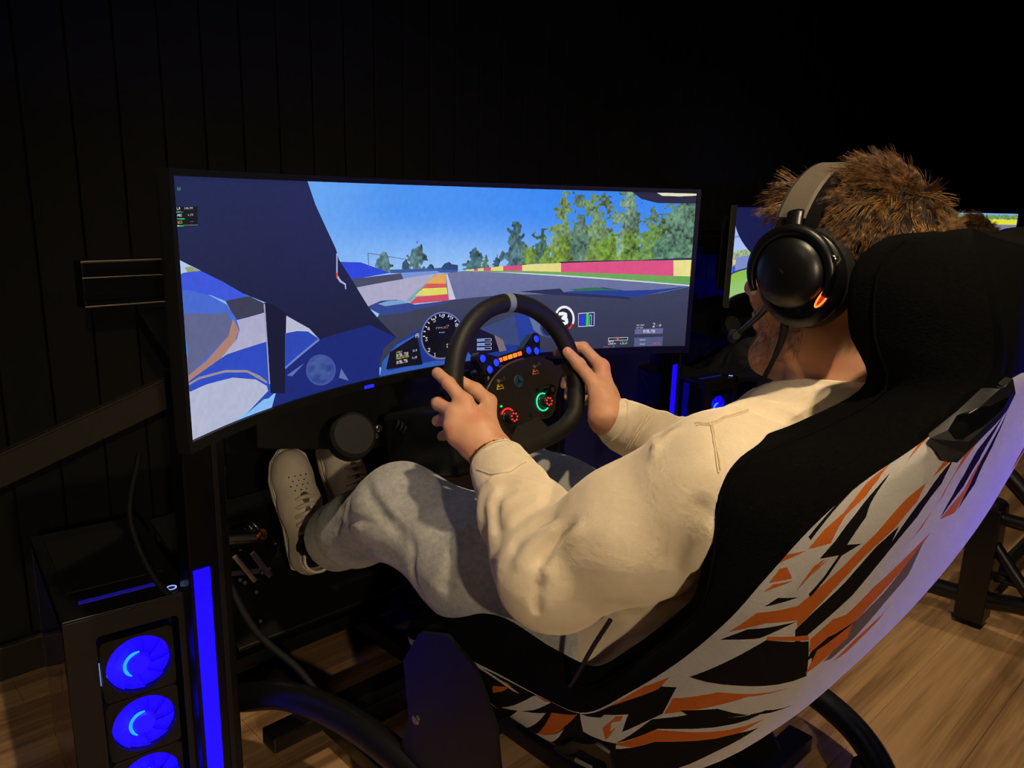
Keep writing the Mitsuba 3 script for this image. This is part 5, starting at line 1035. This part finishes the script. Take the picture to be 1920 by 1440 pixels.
def hand_prims(H, elbow):
    W = wl(*H['wrist']); pr = []
    kn = {f: [wl(*p) for p in H[f]] for f in ('index', 'middle', 'ring', 'pinky', 'thumb')}
    fore = nrm(elbow - W)
    pr.append(cone(W + fore * .10, W, .036, .027, k=.01, flat=None))
    for f, r0, r1 in (('index', .0135, .0175), ('middle', .0135, .018), ('ring', .013, .0175), ('pinky', .012, .0165)):
        m = kn[f][0]; mid = W + .45 * (m - W); pr.append(cone(W, mid, .021, r1, k=.02)); pr.append(cone(mid, m, r1, r0, k=.014))
    pr += chain([W + .15 * (kn['thumb'][0] - W), kn['thumb'][0], kn['thumb'][1]], [.020, .0185, .0128], k=.014)
    for f, rs in (('index', (.0118, .0098, .0088, .0072)), ('middle', (.0118, .0100, .0088, .0074)), ('ring', (.0112, .0094, .0084, .0070)), ('pinky', (.0102, .0084, .0074, .0062))):
        a, b, c, d = kn[f]; pr.append(cone(a, b, rs[0], rs[1], k=.006))
        pr += chain([b, c, d], rs[1:], k=.003)
        pr.append(ell(a, (.0125, .0125, .0125), k=.008)); pr.append(ell(b, (rs[1] * 1.06,) * 3, k=.003))
    _, b, c, d = kn['thumb']; pr += chain([b, c, d], (.0122, .0108, .0092), k=.004); pr.append(ell(c, (.0114,) * 3, k=.004))
    return pr
HC = np.array([0, 0, 0.0])
def head_prims():
    P = [ell((0, -.765, 1.105), (.077, .098, .084), k=.02), ell((0, -.722, 1.035), (.062, .066, .088), k=.03), ell((0, -.678, .962), (.027, .024, .022), k=.03)]
    for s in (-1, 1):
        P += [cone((s * .054, -.752, 1.01), (s * .050, -.742, .985), .020, .018, k=.03), cone((s * .050, -.742, .985), (s * .014, -.676, .958), .019, .018, k=.025),
              ell((s * .043, -.682, 1.045), (.022, .020, .022), k=.02)]
    P += [cone((-.046, -.676, 1.100), (.046, -.676, 1.100), .012, k=.016), cone((0, -.664, 1.092), (0, -.643, 1.048), .009, .0125, k=.012), ell((0, -.640, 1.044), (.0125, .012, .0105), k=.006)]
    for s in (-1, 1):
        P += [ell((s * .0115, -.652, 1.041), (.008, .010, .008), k=.006), ell((s * .032, -.652, 1.084), (.015, .014, .010), op='s', k=.010), ell((s * .032, -.670, 1.083), (.012, .0115, .011), k=.004),
              ell((s * .0055, -.640, 1.034), (.003, .004, .003), op='s', k=.003), ell((s * .082, -.752, 1.07), (.010, .020, .031), k=.006)]
    P += [cone((-.019, -.658, 1.013), (.019, -.658, 1.013), .0068, k=.006), cone((-.016, -.660, 1.001), (.016, -.660, 1.001), .0075, k=.006), cone((-.02, -.651, 1.0075), (.02, -.651, 1.0075), .003, op='s', k=.004)]
    P += [cone((0, -.772, 1.03), (0, -.800, .885), .057, .066, k=.03), cone((0, -.735, .98), (0, -.765, .90), .035, .045, k=.03)]
    return P
body = head_prims()
body += [cone((0, -.79, .88), (0, -.70, .72), .085, .10, k=.05), cone((0, -.70, .72), (0, -.54, .53), .10, .11, k=.05)]
for s, S, E, H in ((-1, SL, EL, HL), (1, SR_, ER, HR)):
    W = wl(*H['wrist']); body += [cone((0, -.765, .87), S, .06, .05, k=.04), cone(S, E, .050, .040, k=.03), cone(E, W + .38 * (E - W), .040, .036, k=.03)] + hand_prims(H, E)
KL, KR = np.array([-.172, -.098, .606]), np.array([.150, .050, .590]); AL, AR = np.array([-.128, .285, .392]), np.array([.055, .372, .425])
TL, TR_ = np.array([-.105, -.50, .515]), np.array([.105, -.50, .515])
for hip, kn_, an in ((TL, KL, AL), (TR_, KR, AR)):
    body += [cone((0, -.53, .52), hip, .09, .07, k=.04), cone(hip, kn_, .07, .052, k=.03), cone(kn_, an, .05, .034, k=.03), cone(an, an + [0, .05, -.02], .032, .03, k=.02)]
tag('person', 'bearded person in cream hoodie and grey blue jeans driving from the racing seat', 'person')
body_mesh = nets(field(body), .0030, smooth=2)
add('person__body', body_mesh, 'm_skin', True)
# finger nails
def nail(H, f, sgn=1, toward=None):
    a, b = wl(*H[f][2]), wl(*H[f][3]); d = nrm(b - a); out = nrm(wl(*H[f][3]) - wl(H[f][3][0], H[f][3][1], 0)) if toward is None else nrm(toward)
    out = nrm(out - d * (out @ d)); return xf(trimesh.creation.icosphere(subdivisions=2), b + d * .001 + out * .0072, np.stack([np.cross(d, out) * .0052, d * .0068, out * .0018], 1))
add('person__body__nail', nail(HR, 'thumb', toward=EZW + .2 * EXW * -1), mat('m_nail', (226, 160, 136), .3), True)

# clothes
W_L, W_R = wl(*HL['wrist']), wl(*HR['wrist'])
def sleeve(S, E, W):
    f = E - W; c = W + nrm(f) * .020
    ck = nrm(np.cross(E - S, W - E))
    return [cone(S, S + .5 * (E - S), .074, .077, k=.05), cone(S + .5 * (E - S), E, .077, .069, k=.03), cone(E, W + .55 * f, .070, .057, k=.035), cone(W + .55 * f, c + nrm(f) * .02, .057, .046, k=.02), cone(c + nrm(f) * .045, c, .0405, .0385, k=.008)]
hood = []
for s in (-1, 1):
    hood += [cone((s * .088, -.565, .535), (s * .078, -.63, .645), .118, .118, k=.05), cone((s * .072, -.63, .645), (s * .078, -.70, .78), .114, .122, k=.05), cone((s * .078, -.70, .78), (s * .07, -.745, .84), .122, .085, k=.05),
             cone((s * .05, -.765, .862), (s * .185, -.728, .842), .062, .072, k=.05)]
hood += [cone((-.07, -.53, .52), (.07, -.53, .52), .118, k=.05)]
hood += sleeve(SL, EL, W_L) + sleeve(SR_, ER, W_R)
ring = [(.0, -.680, .872), (-.050, -.700, .895), (-.076, -.740, .914), (-.080, -.790, .922), (-.06, -.835, .926), (0, -.853, .926), (.06, -.835, .926), (.082, -.780, .930), (.078, -.730, .925), (.052, -.695, .905), (.010, -.678, .876)]
hood += chain(spline(ring, 3), [.027] * 60, k=.018)
hood += chain(spline([(-.058, -.725, .920), (-.073, -.765, .938), (-.068, -.805, .942), (-.04, -.835, .945)], 3), [.016] * 50, k=.006)
hood += chain(spline([(.045, -.685, .915), (.074, -.712, .935), (.088, -.755, .945)], 3), [.016] * 50, k=.006)
def fold_disp(folds):
    L = []
    for pts, amp, sig in folds:
        P = spline(pts, 4); L.append((P[:-1], P[1:], amp, sig, P.min(0) - 3 * sig, P.max(0) + 3 * sig))
    def f(p):
        d = np.zeros(len(p)); a, b = p.min(0), p.max(0)
        for A, B, amp, sig, lo, hi in L:
            if (lo > b).any() or (hi < a).any(): continue
            D = B - A; l2 = (D * D).sum(1) + 1e-12; best = np.full(len(p), 9.0); at = np.zeros(len(p))
            for i in range(len(A)):
                t = np.clip((p - A[i]) @ D[i] / l2[i], 0, 1); e = ((p - A[i] - t[:, None] * D[i]) ** 2).sum(1)
                m = e < best; best = np.where(m, e, best); at = np.where(m, (i + t) / len(A), at)
            d -= 1.7 * amp * np.exp(-best / sig ** 2) * np.clip(np.minimum(at, 1 - at) * 5, .15, 1)
        return d
    return f
fold_h, fold_j = fold_disp(FOLDS_HOODIE), fold_disp(FOLDS_JEANS)
def hood_disp(p):
    d = fold_h(p) + .0030 * (meshkit.fbm(p * 11, 3, 5) - .5) * 2
    for W, E in ((W_L, EL), (W_R, ER)):
        ax = E - W; L = np.linalg.norm(ax); t = ((p - W) @ ax) / L ** 2; r = np.linalg.norm(p - W - t[:, None] * ax, axis=1)
        m = np.clip((.10 - r) / .03, 0, 1) * np.clip((t - .28) / .1, 0, 1) * np.clip((1.05 - t) / .2, 0, 1)
        d = d + m * .0030 * np.sin(26 * t + 5 * meshkit.noise(p * 13, 3) + 3 * (p[:, 2] - W[2]) / .05)
    return d
hoodie_mesh = nets(field(hood, hood_disp), .0036, smooth=1)
add('person__hoodie', hoodie_mesh, 'm_hoodie', True)
from scipy.spatial import cKDTree
mat('m_seam', (212, 195, 163), .9, spec=.1); hkd = cKDTree(hoodie_mesh.vertices)
for s_ in SEAMS:   # seam lines laid on the cloth
    P_ = spline(s_, 14); d_, i_ = hkd.query(P_, k=6); P_ = hoodie_mesh.vertices[i_].mean(1)
    for _ in range(2): P_[1:-1] = (P_[:-2] + 2 * P_[1:-1] + P_[2:]) / 4
    add('person__hoodie__seam', tube(P_ + hoodie_mesh.vertex_normals[i_[:, 0]] * .0004, .0011, 8), 'm_seam', True); tag('person__hoodie', 'cream hooded sweatshirt')
for W, E in ((W_L, EL), (W_R, ER)):   # ribbed cuffs: a lip where the hand comes out
    f = nrm(E - W); c = W + f * .020; R_ = frame(f)
    add('person__hoodie__cuff', xf(lathe([(.0335, .030), (.0340, .002), (.0360, -.002), (.0405, -.003), (.0425, .001), (.0435, .028), (.0445, .050), (.044, .056), (.040, .058)], 40), c - f * .004, R_), 'm_hoodie', True)
jn = []
for s, hip, kn_, an in ((-1, TL, KL, AL), (1, TR_, KR, AR)):
    jn += [cone((s * .05, -.535, .515), hip, .112, .108, k=.04), cone(hip, hip + .55 * (kn_ - hip), .108, .100, k=.04), cone(hip + .55 * (kn_ - hip), kn_,   .100, .080, k=.04), cone(kn_, kn_ + .45 * (an - kn_), .079, .072, k=.035), cone(kn_ + .45 * (an - kn_), an + .04 * (kn_ - an), .072, .070, k=.02)]
for hip, kn_, an in ((TL, KL, AL), (TR_, KR, AR)):   # open hem
    d = nrm(an - kn_); jn.append(cone(an - d * .17, an, .060, .066, op='s', k=.004)); jn.append(boxp(an - d * .006, (.12, .12, .12), frame(d), .002, op='s', k=.006))
add('person__jeans', nets(field(jn, lambda p: fold_j(p) + .0030 * (meshkit.fbm(p * 14, 3, 9) - .5) * 2), .0042, smooth=2), 'm_denim', True); tag('person__jeans', 'baggy grey blue jeans')
mat('m_sock', (14, 14, 15), .9)
for kn_, an in ((KL, AL), (KR, AR)): add('person__sock', tube(spline([kn_ + .62 * (an - kn_), kn_ + .85 * (an - kn_), an, an + .10 * (an - kn_) + [0, .01, -.02]], 5), np.linspace(.046, .040, 16), 20), 'm_sock', True)
# shoes
def shoe(key, heel, toe, up, label):
    y = nrm(np.subtract(toe, heel)); z = nrm(np.array(up) - y * np.dot(up, y)); R_ = np.stack([np.cross(y, z), y, z], 1); h = np.array(heel, float); g = lambda m: xf(m, h, R_)
    if label: tag(key, label)
    out = sg.Polygon([(-.033, .012), (-.036, .05), (-.036, .11), (-.046, .17), (-.049, .215), (-.040, .255), (-.018, .280), (.012, .282), (.036, .262), (.045, .225), (.043, .175), (.035, .11), (.035, .05), (.032, .012), (.0, -.004)]).buffer(.006).buffer(-.003)
    P = [cone((0, .036, .046), (0, .034, .088), .0355, .035, k=.015), cone((0, .036, .044), (-.002, .15, .052), .036, .042, k=.03), cone((-.002, .15, .050), (-.004, .222, .036), .042, .042, k=.03), cone((-.004, .215, .034), (-.004, .242, .032), .042, .036, k=.02),
         cone((0, .06, .085), (0, .135, .078), .028, .026, k=.02), boxp((0, .14, -.03), (.1, .2, .045), r=.002, op='s', k=.004), cone((0, .033, .085), (0, .026, .135), .026, .030, op='s', k=.008)]
    gro = spline([(-.044, .150, .040), (-.034, .205, .062), (-.004, .235, .067), (.028, .205, .062), (.038, .150, .040)], 5)
    P += chain(gro, [.0032] * 99, op='s', k=.003)
    add(f'{key}__upper', g(nets(field(P), .0028, smooth=1)), 'm_leather_white', True)
    add(f'{key}__sole', g(cat_(trimesh.creation.extrude_polygon(out, .012, engine='earcut'), xf(trimesh.creation.extrude_polygon(out.buffer(-.0015), .012, engine='earcut'), (0, 0, .0122)))), 'm_sole', 25)
    hol = []
    for r in range(4):
        for c in range(3 + (r % 2)):
            yy = .185 + r * .0105; xx = -.004 + (c - (2 + r % 2) / 2) * .0125; hol.append(np.array([xx, yy]))
    f = field(P); dots = []
    for xx, yy in hol:
        zz = np.linspace(.03, .12, 300); v = f(np.stack([np.full(300, xx), np.full(300, yy), zz], 1), .01); zt = zz[np.argmax(v > 0)]
        dots.append(xf(trimesh.creation.cylinder(.0016, .002, sections=8), (xx, yy, zt)))
    add(f'{key}__perforations', g(cat_(dots)), 'm_dark_hole', False, kind='stuff')
    add(f'{key}__tongue', g(nets(field([cone((0, .165, .086), (0, .075, .124), .018, .021, flat=((0, .4, 1), 2.2)), ]), .003, smooth=1)), 'm_leather_white', True)
    add(f'{key}__throat', g(nets(field([cone((0, .168, .088), (0, .090, .103), .013, .0165)]), .0025, smooth=1)), mat('m_throat', (96, 88, 76), .8) if 'm_throat' not in scene else 'm_throat', True)  # darker piece under the laces, colour stands for the shade between them
    for i in range(6):
        t = i / 5; yy = .166 - .086 * t; zt = .101 + .036 * t; add(f'{key}__lace', g(tube(spline([(-.026 - .003 * t, yy - .004, zt - .020), (-.016, yy, zt - .003), (0, yy + .003, zt + .002), (.016, yy, zt - .003), (.026, yy - .004, zt - .020)], 5), 0.0046, 8, flat=.7)), 'm_sole', True)
    add(f'{key}__collar_lining', g(xf(lathe([(.027, 0), (.030, .003), (.033, .0), (.033, -.012), (.027, -.014), (.027, 0)], 28), (0, .033, .118), rot([1, 0, 0], 8))), 'm_leather_white', True)
shoe('person__shoe', (-.118, .345, .308), (-.108, .440, .566), (-.22, -.92, .36), 'white leather trainer with perforated toe')
shoe('person__shoe_001', (.045, .425, .315), (.062, .520, .555), (-.10, -.93, .36), 'white leather trainer half hidden by the wheel deck')

# hair: a cap close to the scalp and tapered strands combed forward from the crown
HCEN, HRAD = np.array([0, -.765, 1.105]), np.array([.077, .098, .084])
def hairline(y): return np.interp(y, [-.80, -.785, -.745, -.725, -.69, -.68], [.985, 1.0, 1.082, 1.108, 1.150, 1.160])
def hair_fn(p, n, uv):
    v = noise(p.x * 260, p.y * 260, p.z * 260); w = noise(p.x * 40, p.y * 40, p.z * 40)
    return mix(mix(C3((60, 43, 28)), C3((136, 98, 58)), smoothstep(.2, .7, v)), C3((206, 164, 104)), smoothstep(.62, .95, v) * .6 + .25 * smoothstep(.6, .9, w))
mat('m_hair', proc(hair_fn), .33, spec=.6); mat('m_scalp', (30, 20, 12), .9)
hq = ell(HCEN, HRAD + .008, k=0)
def capf(p):
    d = hq.fn(p) + .006 * (meshkit.fbm(p * 60, 2, 4) - .5); return np.maximum(d, (hairline(p[:, 1]) - p[:, 2]) * .8)
hcap = nets(field([Prim(capf, HCEN - HRAD - .012, HCEN + HRAD + .012)]), .0035, smooth=1)
def strands(N, K, length, r0, seed, root_fn, flow_fn, lift, clump=90, droop=.3, jit=.35):
    g = np.random.default_rng(seed); R0, Nn = root_fn(g, N); N = len(R0)
    d = flow_fn(R0, Nn, g); d -= Nn * (d * Nn).sum(1, keepdims=True); d /= np.linalg.norm(d, axis=1, keepdims=True) + 1e-9
    from scipy.spatial import cKDTree
    ci = g.choice(N, max(2, N // clump), replace=False); _, near = cKDTree(R0[ci]).query(R0); jc = g.normal(0, jit, (len(ci), 3)); lc = g.uniform(.75, 1.25, len(ci)); uc = g.uniform(.5, 1.5, len(ci))
    D = d + jc[near] + g.normal(0, jit * .3, (N, 3)); D /= np.linalg.norm(D, axis=1, keepdims=True)
    lf = lift * uc[near] * g.uniform(.8, 1.2, N); D = D * np.cos(lf)[:, None] + Nn * np.sin(lf)[:, None]
    L = length(R0) * lc[near] * g.uniform(.75, 1.1, N); P = [R0]
    for i in range(1, K):
        P.append(P[-1] + D * (L / (K - 1))[:, None]); D = D - Nn * droop / (K - 1) + np.array([0, 0, -.10 / (K - 1)]); D /= np.linalg.norm(D, axis=1, keepdims=True)
    P = np.stack(P, 1); C = P[ci][near]; t = np.linspace(0, 1, K)[None, :, None] ** .8; P = P * (1 - .45 * t) + (C + (R0 - R0[ci][near])[:, None] * (1 - .75 * t)) * .45 * t
    Tn = np.gradient(P, axis=1); Tn /= np.linalg.norm(Tn, axis=2, keepdims=True) + 1e-12; U = np.cross(Tn, Nn[:, None]); U /= np.linalg.norm(U, axis=2, keepdims=True) + 1e-12; B = np.cross(Tn, U)
    rr = (r0 * (1 - .78 * np.linspace(0, 1, K)))[None, :, None]; a = np.arange(3) * 2 * np.pi / 3
    V = np.stack([P + rr * (math.cos(x) * U + math.sin(x) * B) for x in a], 2).reshape(-1, 3); base = (np.arange(N) * K * 3)[:, None]; F = []
    for i in range(K - 1):
        for j in range(3):
            k = (j + 1) % 3; F += [np.hstack([base + i * 3 + j, base + i * 3 + k, base + i * 3 + 3 + k]), np.hstack([base + i * 3 + j, base + i * 3 + 3 + k, base + i * 3 + 3 + j])]
    return trimesh.Trimesh(V, np.vstack(F), process=False)
def scalp_roots(g, N):
    u = g.normal(size=(int(N * 2.2), 3)); u /= np.linalg.norm(u, axis=1, keepdims=True); p = HCEN + u * (HRAD + .004); ok = p[:, 2] > hairline(p[:, 1]) + g.uniform(-.002, .006, len(p))
    ok &= ~((np.abs(p[:, 0]) > .055) & (p[:, 1] > -.795) & (p[:, 2] < 1.10)); p, u = p[ok][:N], u[ok][:N]; n = u / HRAD; return p, n / np.linalg.norm(n, axis=1, keepdims=True)
def scalp_flow(p, n, g):
    W = np.array([.015, -.83, 1.165]); d = p - W; d /= np.linalg.norm(d, axis=1, keepdims=True); top = np.clip((p[:, 2] - 1.14) / .05, 0, 1)[:, None]
    return d * (1 - .35 * top) + np.array([-.15, .35, .15]) * top + np.array([0, -.25, -.35]) * (1 - top)
def scalp_len(p):
    L = np.interp(p[:, 2], [.98, 1.04, 1.10, 1.16, 1.19], [.010, .016, .024, .036, .042])
    L *= np.interp(p[:, 1], [-.87, -.82, -.80], [.62, .9, 1.0])
    return L * np.where(p[:, 2] > 1.12, np.interp(p[:, 1], [-.80, -.772, -.764, -.714, -.708, -.69], [1, .8, .16, .16, 1.0, 1.1]), 1)
hair_mesh = strands(20000, 6, scalp_len, .00048, 3, scalp_roots, scalp_flow, .48, clump=12, droop=.55, jit=.38)
add('person__hair', hcap, 'm_scalp', True); tag('person__hair', 'tousled light brown hair')
add('person__hair__strands', hair_mesh, 'm_hair', True, kind='stuff')
_bm = nets(field(head_prims()), .004, smooth=1)
def beard_roots(g, N):
    p, fi = trimesh.sample.sample_surface(_bm, N * 14, seed=11); n = _bm.face_normals[fi]; x, y, z = np.abs(p[:, 0]), p[:, 1], p[:, 2]
    ok = (z < 1.035) & (z > .945) & (y > -.76) & (y > -.745 + (z - .95) * -.1) & ~((z > 1.0) & (x < .03) & (y > -.672) & (z < 1.018)) & (n[:, 2] > -.9) & ((z < 1.02 - (y + .66) * -.25) | (x > .045))
    return p[ok][:N], n[ok][:N]
add('person__beard', strands(5000, 4, lambda p: np.full(len(p), .0038), .00028, 5, beard_roots, lambda p, n, g: np.tile([0, .25, -1.0], (len(p), 1)), .5, clump=40, jit=.12), 'm_beard', True, kind='stuff'); tag('person__beard', 'short light brown beard', kind='stuff')

# headset with boom microphone
tag('headset', 'black over-ear headset with orange light and boom microphone on the driver\'s head', 'headset')
mat('m_cup', (10, 10, 12), .36, spec=.5); mat('m_strap', (92, 84, 72), .6); mat('m_cushion', (13, 13, 13), .75)
for s in (-1, 1):
    c = np.array([0, -.750, 1.076]); Rx = np.stack([[0, 1, 0], [0, 0, 1], [s, 0, 0]], 1).astype(float)
    if np.linalg.det(Rx) < 0: Rx[:, 0] *= -1
    ov = lambda m, sy, sz, dy=0, dz=0: xf(tm(m).copy().apply_transform(np.diag([sy, sz, 1, 1])), c + [0, dy, dz], Rx)
    k = add('headset__ear_cup', ov(lathe([(0, .134), (.012, .1335), (.024, .1315), (.033, .1275), (.0385, .122), (.041, .115), (.041, .106), (0, .106)], 48), 1, 1, .003, .004), 'm_cup')
    add(f'{k}__rim', ov(lathe([(.036, .100), (.050, .100), (.054, .104), (.0535, .111), (.049, .1155), (.0435, .1165), (.0415, .113), (.036, .113), (.036, .100)], 48), .93, 1.0, -.006, -.003), 'm_cup')
    add(f'{k}__cushion', ov(lathe([(.026, .072), (.044, .070), (.054, .076), (.0565, .088), (.054, .099), (.046, .103), (.026, .103), (.022, .088), (.026, .072)], 48), .93, 1.0, -.006, -.003), 'm_cushion')
    th = np.radians(np.linspace(-28, 205, 40)); yk = np.stack([np.full(40, s * .117), -.747 + .0465 * np.cos(th + 0), 1.078 + .0475 * np.sin(th)], 1)
    add(f'{k}__yoke', tube(yk, np.interp(np.arange(40), [0, 6, 20, 33, 39], [.004, .0062, .0075, .0062, .004]), 10), 'm_cup', True)
    add(f'{k}__hinge', cyl((s * .112, -.794, 1.098), (s * .121, -.794, 1.098), .0045, bev=.001), 'm_steel')
    add('headset__slider', tube(spline([(s * .115, -.745, 1.116), (s * .108, -.741, 1.130), (s * .098, -.737, 1.145)], 6), .010, 12, flat=.5, up=(s, 0, .2)), 'm_cup', True)
    if s < 0:
        bl = spline([(-.1175, -.780, 1.046), (-.1172, -.7825, 1.055), (-.1160, -.790, 1.067), (-.1155, -.7925, 1.066), (-.1160, -.7905, 1.056), (-.1172, -.785, 1.048)], 6, closed=True)
        k3 = lamp(f'{k}__light', tube(bl, .0011, 8, closed=True), (3.0, .42, .06), .02, smooth=True); tag(k3, 'orange red glowing slash')
        cc = bl.mean(0) + [-.0004, 0, 0]; V = np.vstack([bl, cc]); n_ = len(bl); fm = trimesh.Trimesh(V, [(i, (i + 1) % n_, n_) for i in range(n_)], process=False)
        if fm.face_normals[0][0] > 0: fm.invert()
        lamp(f'{k}__light_fill', fm, (.62, .02, .01), .02, smooth=False)
        add(f'{k}__mark', cat_(beam((-.1352, -.748, 1.080), (-.1352, -.744, 1.0835), .0006, .0004, .0001, up=(1, 0, 0)), beam((-.1352, -.748, 1.080), (-.1352, -.752, 1.0835), .0006, .0004, .0001, up=(1, 0, 0)), beam((-.1352, -.748, 1.080), (-.1352, -.748, 1.075), .0006, .0004, .0001, up=(1, 0, 0))), 'm_plastic', False)
th = np.radians(np.linspace(0, 180, 60))
def band(rx, rz, y, zc, w, t, a0, a1, m=48, lean=0.0):
    """strap bent over the head: w wide along y, t thick"""
    V, F = [], []
    for i, a in enumerate(np.radians(np.linspace(a0, a1, m))):
        c = np.array([-rx * math.cos(a), y + lean * math.sin(a), zc + rz * math.sin(a)]); n = nrm([-math.cos(a) / rx, 0, math.sin(a) / rz])
        for dy, o in ((-.5, .15), (-.42, 1), (.42, 1), (.5, .15), (.5, -.15), (.42, -1), (-.42, -1), (-.5, -.15)): V.append(c + [0, dy * w, 0] + n * o * t / 2)
        if i:
            for j in range(8): k, b = (j + 1) % 8, 8 * i; F += [(b - 8 + j, b - 8 + k, b + k), (b - 8 + j, b + k, b + j)]
    e = 8 * (m - 1); F += [(0, j + 1, j) for j in range(1, 7)] + [(e, e + j, e + j + 1) for j in range(1, 7)]
    M_ = trimesh.Trimesh(V, F, process=False)
    if M_.volume < 0: M_.invert()
    return M_
k = add('headset__strap', band(.0995, .092, -.727, 1.108, .036, .005, 19, 161, lean=-.008), 'm_strap', 30); tag(k, 'grey brown head strap')
add('headset__frame', band(.098, .090, -.752, 1.106, .016, .006, 10, 170, lean=-.006), 'm_cup', 30)
st = np.radians(np.linspace(19, 75, 20)); add(f'{k}__stitching', tube([(-.1022 * math.cos(a), -.7125 - .008 * math.sin(a), 1.108 + .0947 * math.sin(a)) for a in st], .0008, 6), 'm_cushion', True)
add('headset__microphone_boom', tube(spline([(-.108, -.722, 1.045), (-.092, -.708, 1.033), (-.078, -.690, 1.018), (-.066, -.668, 1.001), (-.058, -.655, .990)], 8), np.linspace(.0058, .0020, 33), 10), 'm_plastic', True)
add('headset__microphone_boom__tip', nets(field(chain([(-.060, -.657, .992), (-.054, -.648, .986), (-.046, -.643, .990)], [.0055, .0065, .0055], k=.002)), .0012, smooth=1), 'm_cushion', True)
add('headset__microphone_boom__ring', cyl((-.0655, -.659, .9915), (-.0595, -.655, .990), .0062, .0050, bev=.001), 'm_alu_black')
add('headset__cable', tube(spline([(-.104, -.742, 1.032), (-.096, -.735, 1.0), (-.082, -.716, .962), (-.075, -.697, .930), (-.080, -.672, .905), (-.07, -.62, .84), (-.03, -.585, .74)], 10), np.r_[np.linspace(.0060, .0036, 16), np.full(45, .0030)], 8), 'm_rubber', True)

# bracelet, cord
fw = nrm(EL - W_L); Wb = W_L + fw * .006; Rb = frame(fw); q_ = (body_mesh.vertices - Wb) @ Rb; q_ = q_[(np.abs(q_[:, 2]) < .004) & (np.hypot(q_[:, 0], q_[:, 1]) < .06)]
ta = np.linspace(0, 2 * np.pi, 64, endpoint=False); qa, qr = np.arctan2(q_[:, 1], q_[:, 0]), np.hypot(q_[:, 0], q_[:, 1])
rw = np.array([qr[np.abs((qa - t + np.pi) % (2 * np.pi) - np.pi) < .25].max() for t in ta]) + .0012; rw = np.mean([np.roll(rw, k) for k in range(-3, 4)], axis=0)
rb = np.array([Wb + Rb @ np.array([r * math.cos(t), r * math.sin(t), 0]) for t, r in zip(ta, rw)])
tag('bracelet', 'thin gold chain bracelet on the left wrist above the cuff', 'bracelet')
add('bracelet__chain', tube(rb, .0015, 8, closed=True), 'm_brass', True)
for i in range(0, 64, 4): add('bracelet__bead', xf(trimesh.creation.icosphere(subdivisions=1, radius=.0025), rb[i]), 'm_brass', True)
add('cord', tube(spline([(-.262, -.640, .664), (-.262, -.615, .615), (-.252, -.580, .548), (-.235, -.55, .505)], 8), .0030, 8), 'm_black', True, label='thin black cord hanging from the seat bolster across the hoodie hem', cat='cord')

# the driver in the next rig: only the hair shows above the headrest
mat('m_dark_cloth', (28, 28, 34), .9)
OFF = np.array([2.13, .52, -.075])
dup('person', 'person_001', OFF, {'hoodie': 'm_dark_cloth', 'jeans': 'm_dark_cloth'})
tag('person_001', 'second driver at the next rig, only brown hair showing behind the headrest', 'person'); tag('person_001__hoodie', 'dark hooded sweatshirt'); tag('person_001__jeans', 'dark trousers')
dup('bucket_seat', 'bucket_seat_001', OFF); tag('bucket_seat_001', 'second racing seat at the next rig, hidden behind the first headrest', 'seat')

for root, l, c in (('steering_wheel', 'black steering wheel of the next rig, held by the second driver', 'steering wheel'), ('wheel_base', 'black wheel base of the next rig in front of the second driver', 'wheel base')):
    dup(root, root + '_001', OFF, lit=False); tag(root + '_001', l, c)
